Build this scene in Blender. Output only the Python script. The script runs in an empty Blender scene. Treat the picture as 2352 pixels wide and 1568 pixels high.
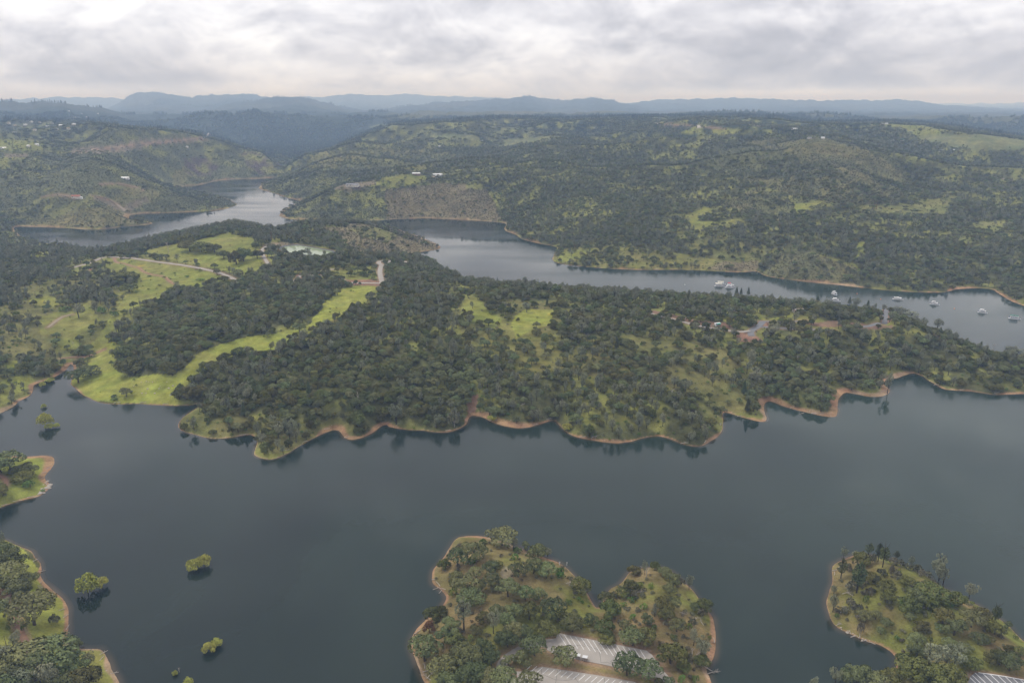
import bpy, math, random
import numpy as np
from mathutils import Vector, Matrix

random.seed(11)
RNG = np.random.default_rng(11)
SC = bpy.context.scene
COL = SC.collection

# ------------------------------------------------------------------ camera
H = 300.0                 # metres above the lake
K = H / 350.0             # the height notes below were taken for a 350 m camera
F = 1750.0                # focal length in photo pixels (photo read at 2352 x 1568)
PITCH = math.radians(17.27)
CP, SP = math.cos(PITCH), math.sin(PITCH)

def ray(u, v):
    u = np.asarray(u, float); v = np.asarray(v, float)
    a = (u - 1176.0) / F; b = (784.0 - v) / F
    return a, CP + b * SP, -SP + b * CP

def az_el(u, v):
    dx, dy, dz = ray(u, v)
    return np.arctan2(dx, dy), dz / np.hypot(dx, dy)     # azimuth, slope

def unproj(u, v, z=0.0):
    dx, dy, dz = ray(u, v)
    t = (z - H) / dz
    return dx * t, dy * t

def project(x, y, z):
    zz = z - H
    dep = y * CP - zz * SP
    dep = np.where(dep < 1, 1, dep)
    return 1176 + F * x / dep, 784 - F * (y * SP + zz * CP) / dep

# ------------------------------------------------------------------ noise
def _hash(ix, iy, s):
    n = (ix * 374761393 + iy * 668265263 + s * 982451653) & 0x7fffffff
    n = ((n ^ (n >> 13)) * 1274126177) & 0x7fffffff
    return ((n ^ (n >> 16)) & 0xffff) / 65535.0

def noise(x, y, s=0):
    ix = np.floor(x).astype(np.int64); iy = np.floor(y).astype(np.int64)
    fx = x - ix; fy = y - iy
    fx = fx * fx * fx * (fx * (fx * 6 - 15) + 10); fy = fy * fy * fy * (fy * (fy * 6 - 15) + 10)
    a = _hash(ix, iy, s); b = _hash(ix + 1, iy, s); c = _hash(ix, iy + 1, s); d = _hash(ix + 1, iy + 1, s)
    return (a + (b - a) * fx) * (1 - fy) + (c + (d - c) * fx) * fy

def fbm(x, y, wl, octv=4, s=0):
    t = 0; amp = 1; tot = 0; x = x / wl; y = y / wl
    for k in range(octv):
        t = t + amp * (noise(x, y, s + 17 * k) - .5); tot += amp * .5
        x = x * 2.03 + 13.7; y = y * 2.03 + 7.1; amp *= .5
    return t / tot          # about -1..1

def sstep(a, b, x):
    t = np.clip((x - a) / (b - a), 0, 1)
    return t * t * (3 - 2 * t)

# ------------------------------------------------------------------ the lake's outline (photo points on the water level)
N_SHORE_NEAR = [(1000,604),(1060,649),(1120,657),(1200,662),(1300,669),(1400,676),(1500,682),(1600,688),(1700,694),(1800,702),(1900,709),(2000,722),(2070,732),(2150,769),(2200,789),(2250,811),(2300,822),(2352,836),(2450,858),(2600,880)]
UPPER = [(30,524),(40,520),(100,522),(147,523),(187,527),(247,527),(277,521),(317,518),(334,517),(354,514),(345,508),(320,506),(294,502),(297,494),(327,490),(367,490),(434,487),(500,484),(530,477),(545,470),(534,462),(520,455),(480,445),(440,437),(405,431),(430,427),(460,426),(480,420),(497,415),(550,411.3),(600,411),(640,407),(650,409),(610,417),(600,423),(592,431),(600,436),(617,440),(650,452),(680,460),(697,461.5),(684,465),(668,474),(653,480),(645,488),(641,497),(660,503),(700,506),(760,508),(830,507),(880,505.5),(905,503.5),(930,503),(980,501),(1020,503),(1060,505),(1100,507),(1140,510),(1163,513),(1158,525),(1163,532),(1183,538),(1196,549),(1235,559),(1278,566),(1282,575),(1270,587),(1267,598),(1280,605),(1310,610),(1360,614),(1420,618),(1480,620),(1540,619),(1600,621),(1660,624),(1700,626),(1735,622),(1746,626),(1755,634),(1800,641),(1860,648),(1930,655),(1990,662),(2050,668),(2120,672),(2170,672),(2200,664),(2250,661),(2280,664),(2296,675),(2318,690),(2352,703),(2480,745),(2700,790),(2700,900)] + N_SHORE_NEAR[::-1] + [(985,598),(966,589),(955,580),(980,577),(1008,572.5),(1013,567),(1000,559),(970,546),(930,532),(900,521),(870,513),(830,511),(760,512),(700,513),(668,520),(640,528),(600,526),(540,515),(480,526),(400,540),(350,550),(300,560),(250,569),(236,578),(205,578),(190,571),(120,560),(60,551),(45,540)]
S_SHORE = [(2600,890),(2450,912),(2352,904),(2328,905),(2285,906),(2235,898.5),(2184,896),(2165,893.5),(2141,878.5),(2118,863.5),(2098,857),(2081,862),(2058,869.5),(2036,872),(2030,884),(2043,890),(2041,903.5),(2024,911),(1998,911),(1968,905),(1944,900),(1934,903),(1928,913.5),(1924,930),(1924,950),(1918,957.5),(1894,956),(1868,951),(1834,943),(1801,933.5),(1781,925),(1766,920),(1757,926),(1753,937),(1761,965),(1754,969.5),(1734,966),(1701,957),(1678,949),(1664,945),(1659,953),(1661,977),(1659,990),(1648,1003.5),(1631,1017),(1611,1026),(1588,1025),(1567,1020),(1533,1005),(1507,1000),(1477,1006),(1450,1013.5),(1423,1017),(1393,1016),(1357,1010),(1330,1005),(1310,997),(1298,988),(1283,975),(1272,965),(1260,968),(1243,975),(1217,982),(1197,983.5),(1167,980),(1143,973.5),(1123,967),(1107,957),(1084,953),(1077,958),(1072,972),(1060,982),(1043,989.5),(1023,993.5),(997,992),(970,987.5),(944,987),(917,983.5),(893,980),(886,975),(870,982),(854,993.5),(834,1004),(810,1009.5),(794,1007),(784,998),(777,990),(769,987),(756,990),(733,1000),(709,1012),(683,1027),(660,1040),(640,1050),(620,1055),(595,1050),(585,1042),(588,1030),(592,1015),(588,1003),(573,997),(546,1002),(520,1006),(493,1007.5),(466,1003.5),(440,996),(416,988.5),(408,978.5),(411,967),(422,955),(445,940),(466,928),(452,926),(443,930),(400,932.5),(360,930),(320,926),(273,928.5),(233,927),(210,918.5),(190,907),(173,892),(160,883),(164,868),(170,852),(170,840),(161,834),(155,846),(140,857),(117,870),(93,878.5),(78,884),(77,895),(67,910),(43,922),(33,932),(13,942),(0,949),(-60,968),(-110,995),(-150,1015),(-110,1034),(-40,1042),(0,1043),(49,1049),(77,1048),(104,1046),(122,1049),(125,1062),(118,1076),(104,1090),(101,1101),(115,1112),(110,1123),(91,1139),(55,1147.5),(22,1156),(0,1165),(-100,1195),(-120,1212),(-60,1224),(0,1235),(12,1240),(36,1253),(72,1264),(78,1278),(94,1291),(99,1308),(96,1318),(104,1335),(122,1359),(144,1378),(156,1400),(158,1421),(158,1443),(153,1470),(160,1482),(185,1489),(215,1489),(233,1490),(251,1515),(259,1540),(269,1562),(277,1582),(285,1650),(330,1760),(500,1860),(700,1880),(900,1850),(985,1720),(985,1620),(979,1570),(971,1556),(963,1539),(953,1521),(945,1499),(942,1476),(947,1456),(959,1441),(974,1426),(991,1409),(1011,1394),(1021,1377),(1023,1370),(1011,1354),(996,1342),(994,1327),(997,1309),(1006,1297),(1021,1277),(1033,1257),(1043,1240),(1056,1232),(1076,1229),(1101,1229),(1131,1233),(1156,1243),(1188,1252),(1220,1269),(1260,1284),(1280,1291),(1300,1304),(1315,1321),(1333,1341),(1346,1358),(1357,1375),(1367,1391),(1374,1395),(1383,1384),(1399,1354),(1429,1339),(1438,1326),(1448,1315),(1465,1308),(1493,1304),(1519,1304),(1540,1313),(1561,1330),(1589,1353),(1602,1369),(1625,1396),(1638,1418),(1643,1441),(1645,1464),(1644,1490),(1640,1511),(1629,1530),(1624,1538),(1630,1548),(1638,1572),(1650,1640),(1690,1700),(1760,1690),(1790,1620),(1840,1585),(1900,1574),(1990,1572),(2033,1562),(2055,1540),(2060,1512),(2045,1495),(2018,1481),(1985,1473),(1967,1465),(1946,1453),(1928,1444),(1914,1432),(1904,1414),(1898,1391),(1896,1377),(1902,1363),(1909,1344),(1911,1326),(1907,1310),(1911,1298),(1925,1289),(1944,1280),(1967,1273),(1999,1273),(2036,1282),(2068,1296),(2103,1307),(2138,1328),(2161,1344),(2184,1356),(2216,1374),(2249,1391),(2272,1405),(2300,1421),(2318,1434),(2334,1451),(2346,1467),(2357,1478),(2450,1530),(2650,1640),(3000,1640),(3300,1300),(3000,1000)]

def chaikin(p):
    p = np.asarray(p, float); q = np.roll(p, -1, 0)
    out = np.empty((len(p) * 2, 2)); out[0::2] = .8 * p + .2 * q; out[1::2] = .2 * p + .8 * q
    return out

def world_poly(pts, z=0.0):
    pts = np.asarray(pts, float)
    x, y = unproj(pts[:, 0], pts[:, 1], z)
    return np.stack([x, y], 1)

LAKES = [chaikin(world_poly(UPPER)), chaikin(world_poly(S_SHORE))]

def inside(px, py, poly):
    r = np.zeros(px.shape, bool)
    x0, y0 = poly.min(0); x1, y1 = poly.max(0)
    m = (px >= x0) & (px <= x1) & (py >= y0) & (py <= y1)
    if not m.any(): return r
    x = px[m]; y = py[m]; c = np.zeros(x.shape, bool)
    a = poly; b = np.roll(poly, -1, 0)
    for (ax, ay), (bx, by) in zip(a, b):
        if ay == by: continue
        k = (ay > y) != (by > y)
        c ^= k & (x < (bx - ax) * (y - ay) / (by - ay) + ax)
    r[m] = c
    return r

def dist_poly(px, py, poly, closed=True):
    best = np.full(px.shape, 1e18)
    a = poly; b = np.roll(poly, -1, 0)
    if not closed: a = a[:-1]; b = b[:-1]
    for (ax, ay), (bx, by) in zip(a, b):
        dx = bx - ax; dy = by - ay; L = dx * dx + dy * dy + 1e-9
        t = np.clip(((px - ax) * dx + (py - ay) * dy) / L, 0, 1)
        d = (px - ax - t * dx) ** 2 + (py - ay - t * dy) ** 2
        np.minimum(best, d, out=best)
    return np.sqrt(best)

# ------------------------------------------------------------------ terrain grid: fans out from the viewpoint, so its mesh is fine near and coarse far
NA = 1041
AZ = np.radians(np.linspace(-46, 46, NA))
rr = [190.0]
while rr[-1] < 46000:
    r = rr[-1]
    rr.append(r * (1.0033 if r < 1000 else 1.0045 if r < 3200 else 1.008 if r < 9000 else 1.013))
R = np.array(rr); LR = np.log(R); NR = len(R)
GA, GR = np.meshgrid(AZ, R)
GX = GR * np.sin(GA); GY = GR * np.cos(GA)

def sample(field, x, y):
    a = (np.arctan2(x, y) - AZ[0]) / (AZ[1] - AZ[0])
    b = np.interp(np.log(np.maximum(np.hypot(x, y), 1)), LR, np.arange(NR))
    a = np.clip(a, 0, NA - 1.001); b = np.clip(b, 0, NR - 1.001)
    i = a.astype(int); j = b.astype(int); fa = a - i; fb = b - j
    if field.ndim == 3: fa = fa[..., None]; fb = fb[..., None]
    return (field[j, i] * (1 - fa) + field[j, i + 1] * fa) * (1 - fb) + (field[j + 1, i] * (1 - fa) + field[j + 1, i + 1] * fa) * fb

def upsample(coarse, ja, ia):
    # coarse grid on rows ja, columns ia -> full grid
    tmp = np.empty((len(ja), NA))
    for k in range(len(ja)): tmp[k] = np.interp(np.arange(NA), ia, coarse[k])
    out = np.empty((NR, NA)); jj = np.arange(NR)
    pos = np.interp(jj, ja, np.arange(len(ja))); lo = np.minimum(pos.astype(int), len(ja) - 2); f = (pos - lo)[:, None]
    return tmp[lo] * (1 - f) + tmp[lo + 1] * f

ja = np.unique(np.append(np.arange(0, NR, 2), NR - 1)); ia = np.unique(np.append(np.arange(0, NA, 2), NA - 1))
cx = GX[np.ix_(ja, ia)]; cy = GY[np.ix_(ja, ia)]
SD = np.full(cx.shape, 1e9)
near = np.hypot(cx, cy) < 6500
nx, ny = cx[near], cy[near]
d = np.full(nx.shape, 1e9); w = np.zeros(nx.shape, bool)
for poly in LAKES:
    d = np.minimum(d, dist_poly(nx, ny, poly)); w |= inside(nx, ny, poly)
SD[near] = np.where(w, -d, d)
SD = upsample(np.minimum(SD, 4000), ja, ia)
SD += (fbm(GX, GY, 26, 3, 5) * 1.6 + fbm(GX, GY, 90, 3, 9) * 2.6 * np.clip(GR / 1500, .3, 1.5)) * (np.abs(SD) < 400)

# height notes: photo x, y, height (for a 350 m camera)
HP = """20,870,12 60,800,22 20,700,38 100,640,42 30,600,46 100,580,34 200,600,36 150,700,36 250,700,38 250,620,46 200,830,8
300,870,12 300,800,25 400,780,35 400,650,45 500,640,50 400,578,58 480,532,68 540,512,76 600,530,74 560,590,66 650,556,70 700,580,66 760,580,66 700,650,55 640,700,50 550,760,42 500,830,28 480,900,15 560,930,14 640,960,14 700,900,22 760,800,40 850,750,47 800,680,50 870,640,53 900,603,55 950,610,52 1000,640,50 1060,662,50 1000,750,45 900,900,22 1000,900,22 1000,960,8 1120,670,50 1200,680,50 1200,730,48 1300,690,50 1200,850,30 1400,850,30 1200,930,14 1400,950,16 1400,700,48 1500,705,48 1500,780,40 1600,710,46 1650,750,42 1600,850,28 1560,960,16 1700,720,46 1750,745,43 1830,718,46 1800,850,22 1850,900,12 1900,740,44 1950,750,42 2030,735,44 1980,820,28 2000,870,14 2080,750,40 2100,800,28 2180,780,34 2200,850,15 2270,820,26 2340,850,20 2340,880,10
830,513,70 760,514,74 720,516,74 660,522,72 800,522,64 900,535,50 950,555,30 880,572,46 980,565,14 720,545,64
60,505,14 100,480,45 170,455,80 250,440,95 240,405,122 290,412,108 330,430,90 400,440,60 350,460,60 450,455,38 500,465,20 300,500,8 200,505,30 120,510,15
100,440,70 60,410,95 130,395,95
230,350,165 60,368,145 0,335,172 350,340,165 420,345,150 480,320,172 520,332,140 585,340,112 480,380,70 420,395,60 550,390,50 560,350,120 330,385,100 620,350,105
0,300,185 200,292,190 350,300,188 450,305,178
620,403,25 660,385,45 690,345,115 700,330,140
650,430,40 700,430,62 680,400,80 720,380,110 760,360,128 800,340,135
700,480,30 760,470,45 800,432,80 900,430,82 900,470,45 1000,440,78 1050,470,50 1100,455,68 950,402,98 1000,402,98 1000,490,12 850,490,18 1140,490,25
1000,360,115 900,340,125 1100,345,122 1050,318,130 1200,327,128 1150,300,150 900,300,150 1000,287,190
1200,500,38 1200,440,85 1300,520,40 1300,450,80 1400,560,30 1350,590,13 1450,592,20 1600,602,10 1400,500,55 1500,450,92 1600,500,60 1600,540,46 1700,570,30 1800,600,35 1850,580,48 1700,480,82 1300,380,128 1500,380,138 1650,400,140 1800,420,128 1700,350,190 1850,322,222 2000,335,200 1950,400,150 2050,430,110 2100,475,76 2000,520,60 2200,500,62 2300,520,50 2150,560,40 2250,600,30 2050,620,25 2300,640,15 2340,600,35 2340,450,90 2250,420,105 2150,370,150 1600,345,180 1450,330,165 2340,380,130 2200,350,158 2230,315,182 2330,345,150
1400,300,190 1600,292,225 1750,292,230 2000,297,212
30,1060,6 20,1110,7 80,1120,3 20,1300,9 -100,1400,16 60,1480,12 150,1540,10 -50,1120,14 -60,1250,12
1150,1300,12 1100,1400,13 1200,1420,14 1060,1500,13 1300,1480,11 1450,1510,11 1300,1590,11 1500,1400,11 1580,1450,12 1500,1340,11 1400,1430,11 1600,1420,8 1250,1340,9 1050,1280,6
2000,1320,12 2060,1360,16 2150,1400,17 2200,1450,15 2300,1540,11 2120,1500,12 2000,1420,10 2350,1560,10 2240,1500,13""".split()
CTRL = []
for t in HP:
    u, v, z = map(float, t.split(','))
    x, y = unproj(u, v, z * K); CTRL.append((math.atan2(x, y), math.log(math.hypot(x, y)), z * K))
for a in (-44, -30, -15, 0, 15, 30, 44):
    ar = math.radians(a)
    for r, z in ((230, 12), (8500, 165), (14000, 175), (25000, 180), (46000, 200)): CTRL.append((ar, math.log(r), z))
for u, r, z in ((480,3950,100),(560,3700,40),(620,3600,25),(480,4700,45),(560,4500,45),(640,4300,40),(700,4300,70),(760,4600,90),(300,5300,90),(400,5100,60),(220,6300,125),(480,5600,95),(560,5600,100),(640,5600,110),(720,5600,115),(800,5600,120)):
    a_ = float(az_el(u, 330)[0]); CTRL.append((a_, math.log(r), z))
for a in (-44, 42):
    for r, z in ((600, 18), (1000, 35), (1500, 45), (2300, 60), (4000, 130)): CTRL.append((math.radians(a), math.log(r), z))
CTRL = np.array(CTRL); CTRL[:, 1] *= .34
def ker(d2): return np.sqrt(d2 + .0006)
D2 = ((CTRL[:, None, :2] - CTRL[None, :, :2]) ** 2).sum(2)
A = ker(D2) + np.eye(len(CTRL)) * -.002
P = np.c_[np.ones(len(CTRL)), CTRL[:, :2]]
M = np.block([[A, P], [P.T, np.zeros((3, 3))]])
sol = np.linalg.solve(M, np.r_[CTRL[:, 2], np.zeros(3)])
ca = GA[np.ix_(ja, ia)]; cl = np.log(GR[np.ix_(ja, ia)]) * .34
HB = sol[-3] + sol[-2] * ca + sol[-1] * cl
for (a0, l0, _), c in zip(CTRL, sol[:len(CTRL)]): HB = HB + c * ker((ca - a0) ** 2 + (cl - l0) ** 2)
HB = np.maximum(upsample(HB, ja, ia), 3.0)

# distant ridges: crest line in the photo, distance, half widths towards and away from the viewer
RIDGES = [
 ([(880,300),(900,280),(1000,276),(1150,266),(1300,270),(1400,266),(1480,262),(1580,263),(1700,260),(1790,265),(1850,274),(1960,276),(2050,275),(2150,281),(2250,297),(2352,312),(2500,320)], 5000, 800, 1200),
 ([(300,318),(380,296),(430,275),(480,268),(600,271),(700,275),(780,287),(850,302),(900,312)], 7800, 2000, 1300),
 ([(330,305),(430,268),(500,252),(560,240),(610,229),(640,226),(700,228),(760,242),(850,262),(900,272),(960,300)], 12500, 2200, 2200),
 ([(820,275),(865,262),(900,250),(940,246),(1000,238),(1100,232),(1160,229),(1200,224),(1225,224),(1260,231),(1300,230),(1350,227),(1390,230),(1420,238),(1480,254),(1560,268),(1600,280)], 14500, 2400, 2400),
 ([(215,275),(230,262),(270,244),(285,233),(300,221),(315,214),(340,213),(380,217),(440,224),(490,220),(530,218),(590,220),(640,232),(700,252),(740,270)], 17500, 2800, 2800),
 ([(-400,238),(0,241),(60,240),(120,244),(180,251),(240,263),(300,276),(350,292),(380,310)], 9200, 1700, 1700),
 ([(-400,233),(-100,232),(0,231),(120,226),(200,225),(250,224),(300,233),(360,245)], 25000, 3600, 3600),
 ([(640,236),(690,224),(740,225),(800,218),(850,219),(880,222),(930,216),(960,219),(1000,222),(1100,224),(1200,230),(1260,240)], 25000, 3600, 3600),
 ([(1400,250),(1440,240),(1500,231),(1560,228),(1600,229),(1700,227),(1800,231),(1900,233),(2000,231),(2080,231),(2110,234),(2140,240),(2180,246),(2260,249),(2352,253),(2600,256)], 19000, 3000, 3000),
 ([(1800,282),(1850,276),(1950,268),(2030,264),(2080,265),(2120,268),(2200,272),(2300,270),(2400,266),(2600,262)], 10500, 1800, 1800),
 ([(2140,246),(2200,244),(2300,247),(2400,247),(2700,244)], 28000, 4000, 4000),
 ([(-500,238),(600,236),(1200,237),(1900,238),(2900,238)], 38000, 6000, 6000)]
for k, (crest, rad, wf, wb) in enumerate(RIDGES):
    a, e = az_el(*np.array(crest, float).T)
    ends = np.r_[a[0] - .04, a, a[-1] + .04]; ee = np.r_[e[0] - .02, e, e[-1] - .02] if k not in (11,) else np.r_[e[0], e, e[-1]]
    el = np.interp(GA, ends, ee)
    el = el + fbm(GA * 1000, GA * 0, 9, 3, 70 + k) * .0011
    rloc = rad * (1 + .10 * fbm(GA * 100, GA * 0, 7, 3, 90 + k))
    zc = H + rloc * el
    dr = GR - rloc
    sh = np.exp(-(np.abs(dr) / np.where(dr < 0, wf, wb)) ** 1.6)
    g = 1 + .45 * fbm(GA * rad, GR * .35, 900 + rad * .05, 4, 40 + k) * (np.abs(dr) / wf)
    HB = HB + np.maximum(zc - HB, 0) * np.clip(sh * g, 0, 1)

rough = np.clip(GR / 900, .35, 1)
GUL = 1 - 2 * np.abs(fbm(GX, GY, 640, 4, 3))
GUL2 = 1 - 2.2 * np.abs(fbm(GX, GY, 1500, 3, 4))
lake_fade = sstep(0, 90, SD)
HB = HB + lake_fade * sstep(150, 500, np.minimum(SD, 600)) * sstep(2100, 3400, GR) * GUL2 * 34 * (GR < 9000) + lake_fade * (fbm(GX, GY, 120, 4, 1) * 2.2 * rough + sstep(1500, 2600, GR) * (GUL * 42 - 21) * np.clip(HB / 90, 0, 1.4))
Ls = np.clip(.05 * GR, 18, 170)
Ls = np.where(GR < 760, 22, Ls)
s = np.clip(SD, 0, None)
HT = np.where(SD > 0, HB * (1 - np.exp(-(s / Ls) ** 1.4)) + np.minimum(.13 * s, 2.2), np.maximum(SD * .3, -9))
HT = HT + (fbm(GX, GY, 14, 3, 21) * .35) * sstep(0, 12, s)

# the near ridge stays below the sight line of its far shore
_c = np.array([(-900,545),(45,548),(60,551),(120,560),(200,573),(240,572),(300,560),(350,550),(400,540),(480,526),(540,514.5),(600,526),(640,528),(668,520),(700,513.5),(760,512.5),(830,511.5),(870,513.5),(900,521),(930,532.5),(970,546.5),(1000,560),(1013,570),(1018,615),(1060,648),(1130,656),(1300,668),(1500,681),(1700,692),(1900,708),(2000,721),(2070,733),(2150,768),(2250,810),(2340,834),(2600,880)], float)
_a, _e = az_el(_c[:, 0], _c[:, 1]); _rn = H / -_e
_cap = H + GR * np.interp(GA, _a, _e - .0012); _rN = np.interp(GA, _a, _rn)
_m = (GR < _rN + 12) & (GR > _rN * .45) & (SD > 0)
HT = np.where(_m, np.minimum(HT, np.maximum(_cap, .35)), HT)

# crest line of the middle hills
_c = np.array([(-400,262),(0,270),(100,274),(200,277),(260,285),(330,293),(400,299),(450,305),(480,313),(510,321),(560,338),(600,346),(640,380),(652,384),(700,353),(760,341),(800,324),(850,302),(900,284),(1000,279),(1150,270),(1300,274),(1480,267),(1580,268),(1700,265),(1790,270),(1850,279),(1960,282),(2050,280),(2150,286),(2250,301),(2352,315),(2500,324)], float)
_a, _e = az_el(_c[:, 0], _c[:, 1])
_cap = H + GR * np.interp(GA, _a, _e) - 7
_m = sstep(1900, 2300, GR) * (1 - sstep(6200, 7200, GR)) * (SD > 0)
_lo = np.minimum(HT, np.maximum(_cap, 1.5))
_mid = _cap - 14            # round the crests off instead of cutting them flat
_soft = np.where(HT > _mid, np.minimum(_mid + 14 * (1 - np.exp(-(HT - _mid) / 14)), _cap), HT)
HT = HT * (1 - _m) + np.where(_cap > 20, _soft, _lo) * _m

def hit(u, v):
    """points of the terrain seen at photo positions u, v"""
    u = np.atleast_1d(np.asarray(u, float)); v = np.atleast_1d(np.asarray(v, float))
    a, e = az_el(u, v); X = []
    for ai, ei in zip(a, e):
        f = (ai - AZ[0]) / (AZ[1] - AZ[0]); i = int(np.clip(f, 0, NA - 2)); f -= i
        hcol = np.maximum(HT[:, i] * (1 - f) + HT[:, i + 1] * f, 0)
        dif = hcol - (H + R * ei)
        j = int(np.argmax(dif >= 0)) if (dif >= 0).any() else NR - 1
        j = max(j, 1)
        t = dif[j - 1] / (dif[j - 1] - dif[j]) if dif[j] != dif[j - 1] else 0
        r = R[j - 1] + (R[j] - R[j - 1]) * np.clip(t, 0, 1)
        X.append((r * math.sin(ai), r * math.cos(ai), max(hcol[j - 1] + (hcol[j] - hcol[j - 1]) * t, 0)))
    return np.array(X)
# ------------------------------------------------------------------ levelled ground: parking lots, pond, roads
ZL = 9.4
LOT_UP = [(1250,1468),(1277,1465),(1280.3,1452.7),(1335.6,1463.3),(1399.5,1476),(1484.6,1493),(1497.3,1502.7),(1518.6,1532.5),(1550,1570),(1575,1602),(1545,1606),(1508,1556),(1482,1550),(1455,1539),(1410,1530.4),(1337.8,1515.5),(1276,1502.7),(1257,1492)]
LOT_LOW = [(1185,1541),(1210,1541.5),(1245,1530),(1274,1534.6),(1370,1549.5),(1455,1564.4),(1490,1580),(1500,1615),(1240,1615),(1195,1580)]
LOT_EAST = [(2228,1553),(2239.5,1543.7),(2276.5,1548),(2311,1553.6),(2352,1561.7),(2420,1576),(2440,1620),(2205,1620)]
ZE = 9.8
LOTS = [(world_poly(LOT_UP, ZL), ZL), (world_poly(LOT_LOW, ZL), ZL), (world_poly(LOT_EAST, ZE), ZE)]
def level(poly, z, margin):
    x0, y0 = poly.min(0) - margin - 1; x1, y1 = poly.max(0) + margin + 1
    m = (GX > x0) & (GX < x1) & (GY > y0) & (GY < y1)
    d = dist_poly(GX[m], GY[m], poly); d[inside(GX[m], GY[m], poly)] = 0
    f = 1 - sstep(2.5, margin, d)
    HT[m] = HT[m] * (1 - f) + z * f
for poly, z in LOTS: level(poly, z - .12, 12)
POND = [(640,573),(646,568),(657,565.5),(685,563.3),(710,567.6),(743,573),(768,578),(768,584),(740,588),(712,588),(690,585),(660,581)]
zp = float(np.mean(hit([700], [577])[:, 2]))
POND_W = chaikin(world_poly(POND, zp))
level(POND_W, zp + 1.2, 45)
m_ = inside(GX, GY, POND_W); HT[m_] = zp - 1.0

ROADS = [
 ('road', 'grey park road curving across the green hillside meadow', 7.0, [(137,622),(173,613),(207,603),(233,592),(260,590),(310,593.5),(367,602),(417,608.5),(466,617),(500,625),(526,635),(548,647)]),
 ('road', 'narrow pale service road bending up to the small pond', 5.5, [(617,608),(606,590),(600,574),(606,568),(618,564),(633,562)]),
 ('road', 'straight pale campground road along the top of the clearing', 6.5, [(710,653),(731,650.6),(770,648.6),(810,649),(849,650),(886,650.6)]),
 ('road', 'pale spur road running up to the turning circle', 7.5, [(878,649),(875,638),(872,626),(873,615),(877,608)]),
 ('road', 'pale ring road around the tree island of the turning circle', 7.0, [(877,608),(868,604.5),(867,600.5),(874,598.5),(885,598.5),(896,600),(897,604),(889,607.5),(879,608.5)]),
 ('road', 'short dusty loop road among oaks behind the clearing', 5.5, [(675,646.7),(685,637),(690,631),(706,632),(751,633),(780.5,636),(794,646)]),
 ('road', 'thin camping lane below the pond woods', 5.0, [(726,620),(750,618.5),(778.5,618.4)]),
 ('road', 'dusty campground road past the parked trailer', 6.0, [(1490,719),(1540,731),(1600,747),(1622,752),(1644,754),(1660,757.5),(1676,759),(1700,762),(1722,760)]),
 ('road', 'wide grey campground road bend between dark oaks', 8.0, [(1727,772),(1722,760),(1742,750),(1752,738)]),
 ('road', 'grey campground lane behind the grassy picnic ground', 5.0, [(1752,738),(1779,738.6),(1827.5,738),(1852,736)]),
 ('road', 'grey campground lane hidden under a line of oaks', 6.0, [(1742,750),(1790,753),(1850,757),(1914,758)]),
 ('road', 'grey paved loop road at the end of the wooded ridge', 6.5, [(1930,743),(1947,745.5),(1977.5,749.7),(1990.6,750.8),(2006,746),(2030,737.6),(2036,731),(2028,724.6),(2014,721)]),
 ('road', 'short grey road patch above the ridge woods', 6.0, [(1690,713),(1696,707)]),
 ('road', 'thin paved lane beside the lakeside trees', 5.0, [(1940,708),(1962,711)]),
 ('path', 'brown footpath winding down the green meadow', 3.0, [(262,592),(266,602),(290,606),(305,612),(322,614),(325,622),(345,630),(380,635),(388,646),(400,652)]),
 ('path', 'reddish dirt path along the lakeside bank', 3.6, [(0,1356),(20,1371),(42,1395),(36,1420),(46,1447),(62,1480),(68,1500)]),
 ('path', 'dirt track by the creek mouth below the pines', 3.0, [(140,823),(170,820),(200,820),(220,811),(240,802)]),
 ('path', 'pale dirt track through the pine meadow', 4.0, [(110,752),(128,738),(140,728),(165,722)]),
 ('path', 'short dirt track joining the park road', 4.0, [(206,621),(216,611),(222,604)]),
 ('road', 'curved grey access lane between the two parking lots', 5.5, [(1258,1479),(1234,1475),(1212,1482),(1186,1496),(1164,1510),(1152,1524),(1150,1540),(1160,1556),(1190,1566)]),
 ('path', 'small dirt path by the oaks of the grassy point', 3.0, [(-12,1086),(8,1096),(17,1106),(10,1118),(0,1126),(-15,1136)]),
 ('path', 'pale dirt drive to the red-tiled promontory house', 5, [(95,452),(130,447),(160,449),(176,456)]),
 ('path', 'pale terraced track under the white promontory house', 5, [(228,424),(262,421),(300,427),(330,436)]),
 ('path', 'grey scree track down the promontory slope', 9, [(212,450),(240,455),(268,468),(290,486)]),
 ('path', 'pale track along the plateau rim', 9, [(170,349),(250,341),(330,331),(400,325),(470,316),(500,313)]),
 ('road', 'far pale country road on the dark ridge', 16, [(1500,282),(1530,286),(1560,289),(1600,290),(1660,296)]),
 ('road', 'pale dirt road on the far hill beyond the meadow', 10, [(2290,408),(2310,412),(2345,421)]),
]
ROADW = []
for name, lab, w, pts in ROADS:
    P_ = np.array(pts, float); seg = np.hypot(*np.diff(P_, axis=0).T); t = np.r_[0, np.cumsum(seg)]
    n = max(8, int(t[-1] / 4)); tt = np.linspace(0, t[-1], n)
    uu = np.interp(tt, t, P_[:, 0]); vv = np.interp(tt, t, P_[:, 1])
    for _ in range(2):
        uu[1:-1] = (uu[:-2] + 2 * uu[1:-1] + uu[2:]) / 4; vv[1:-1] = (vv[:-2] + 2 * vv[1:-1] + vv[2:]) / 4
    W3 = hit(uu, vv)
    if 'parking lots' in lab:
        x, y = unproj(uu, vv, ZL); W3 = np.c_[x, y, np.full(n, ZL)]
    z = W3[:, 2].copy()
    for _ in range(12): z[1:-1] = (z[:-2] + z[1:-1] * 2 + z[2:]) / 4
    W3[:, 2] = z
    ROADW.append((name, lab, w, W3))
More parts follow.
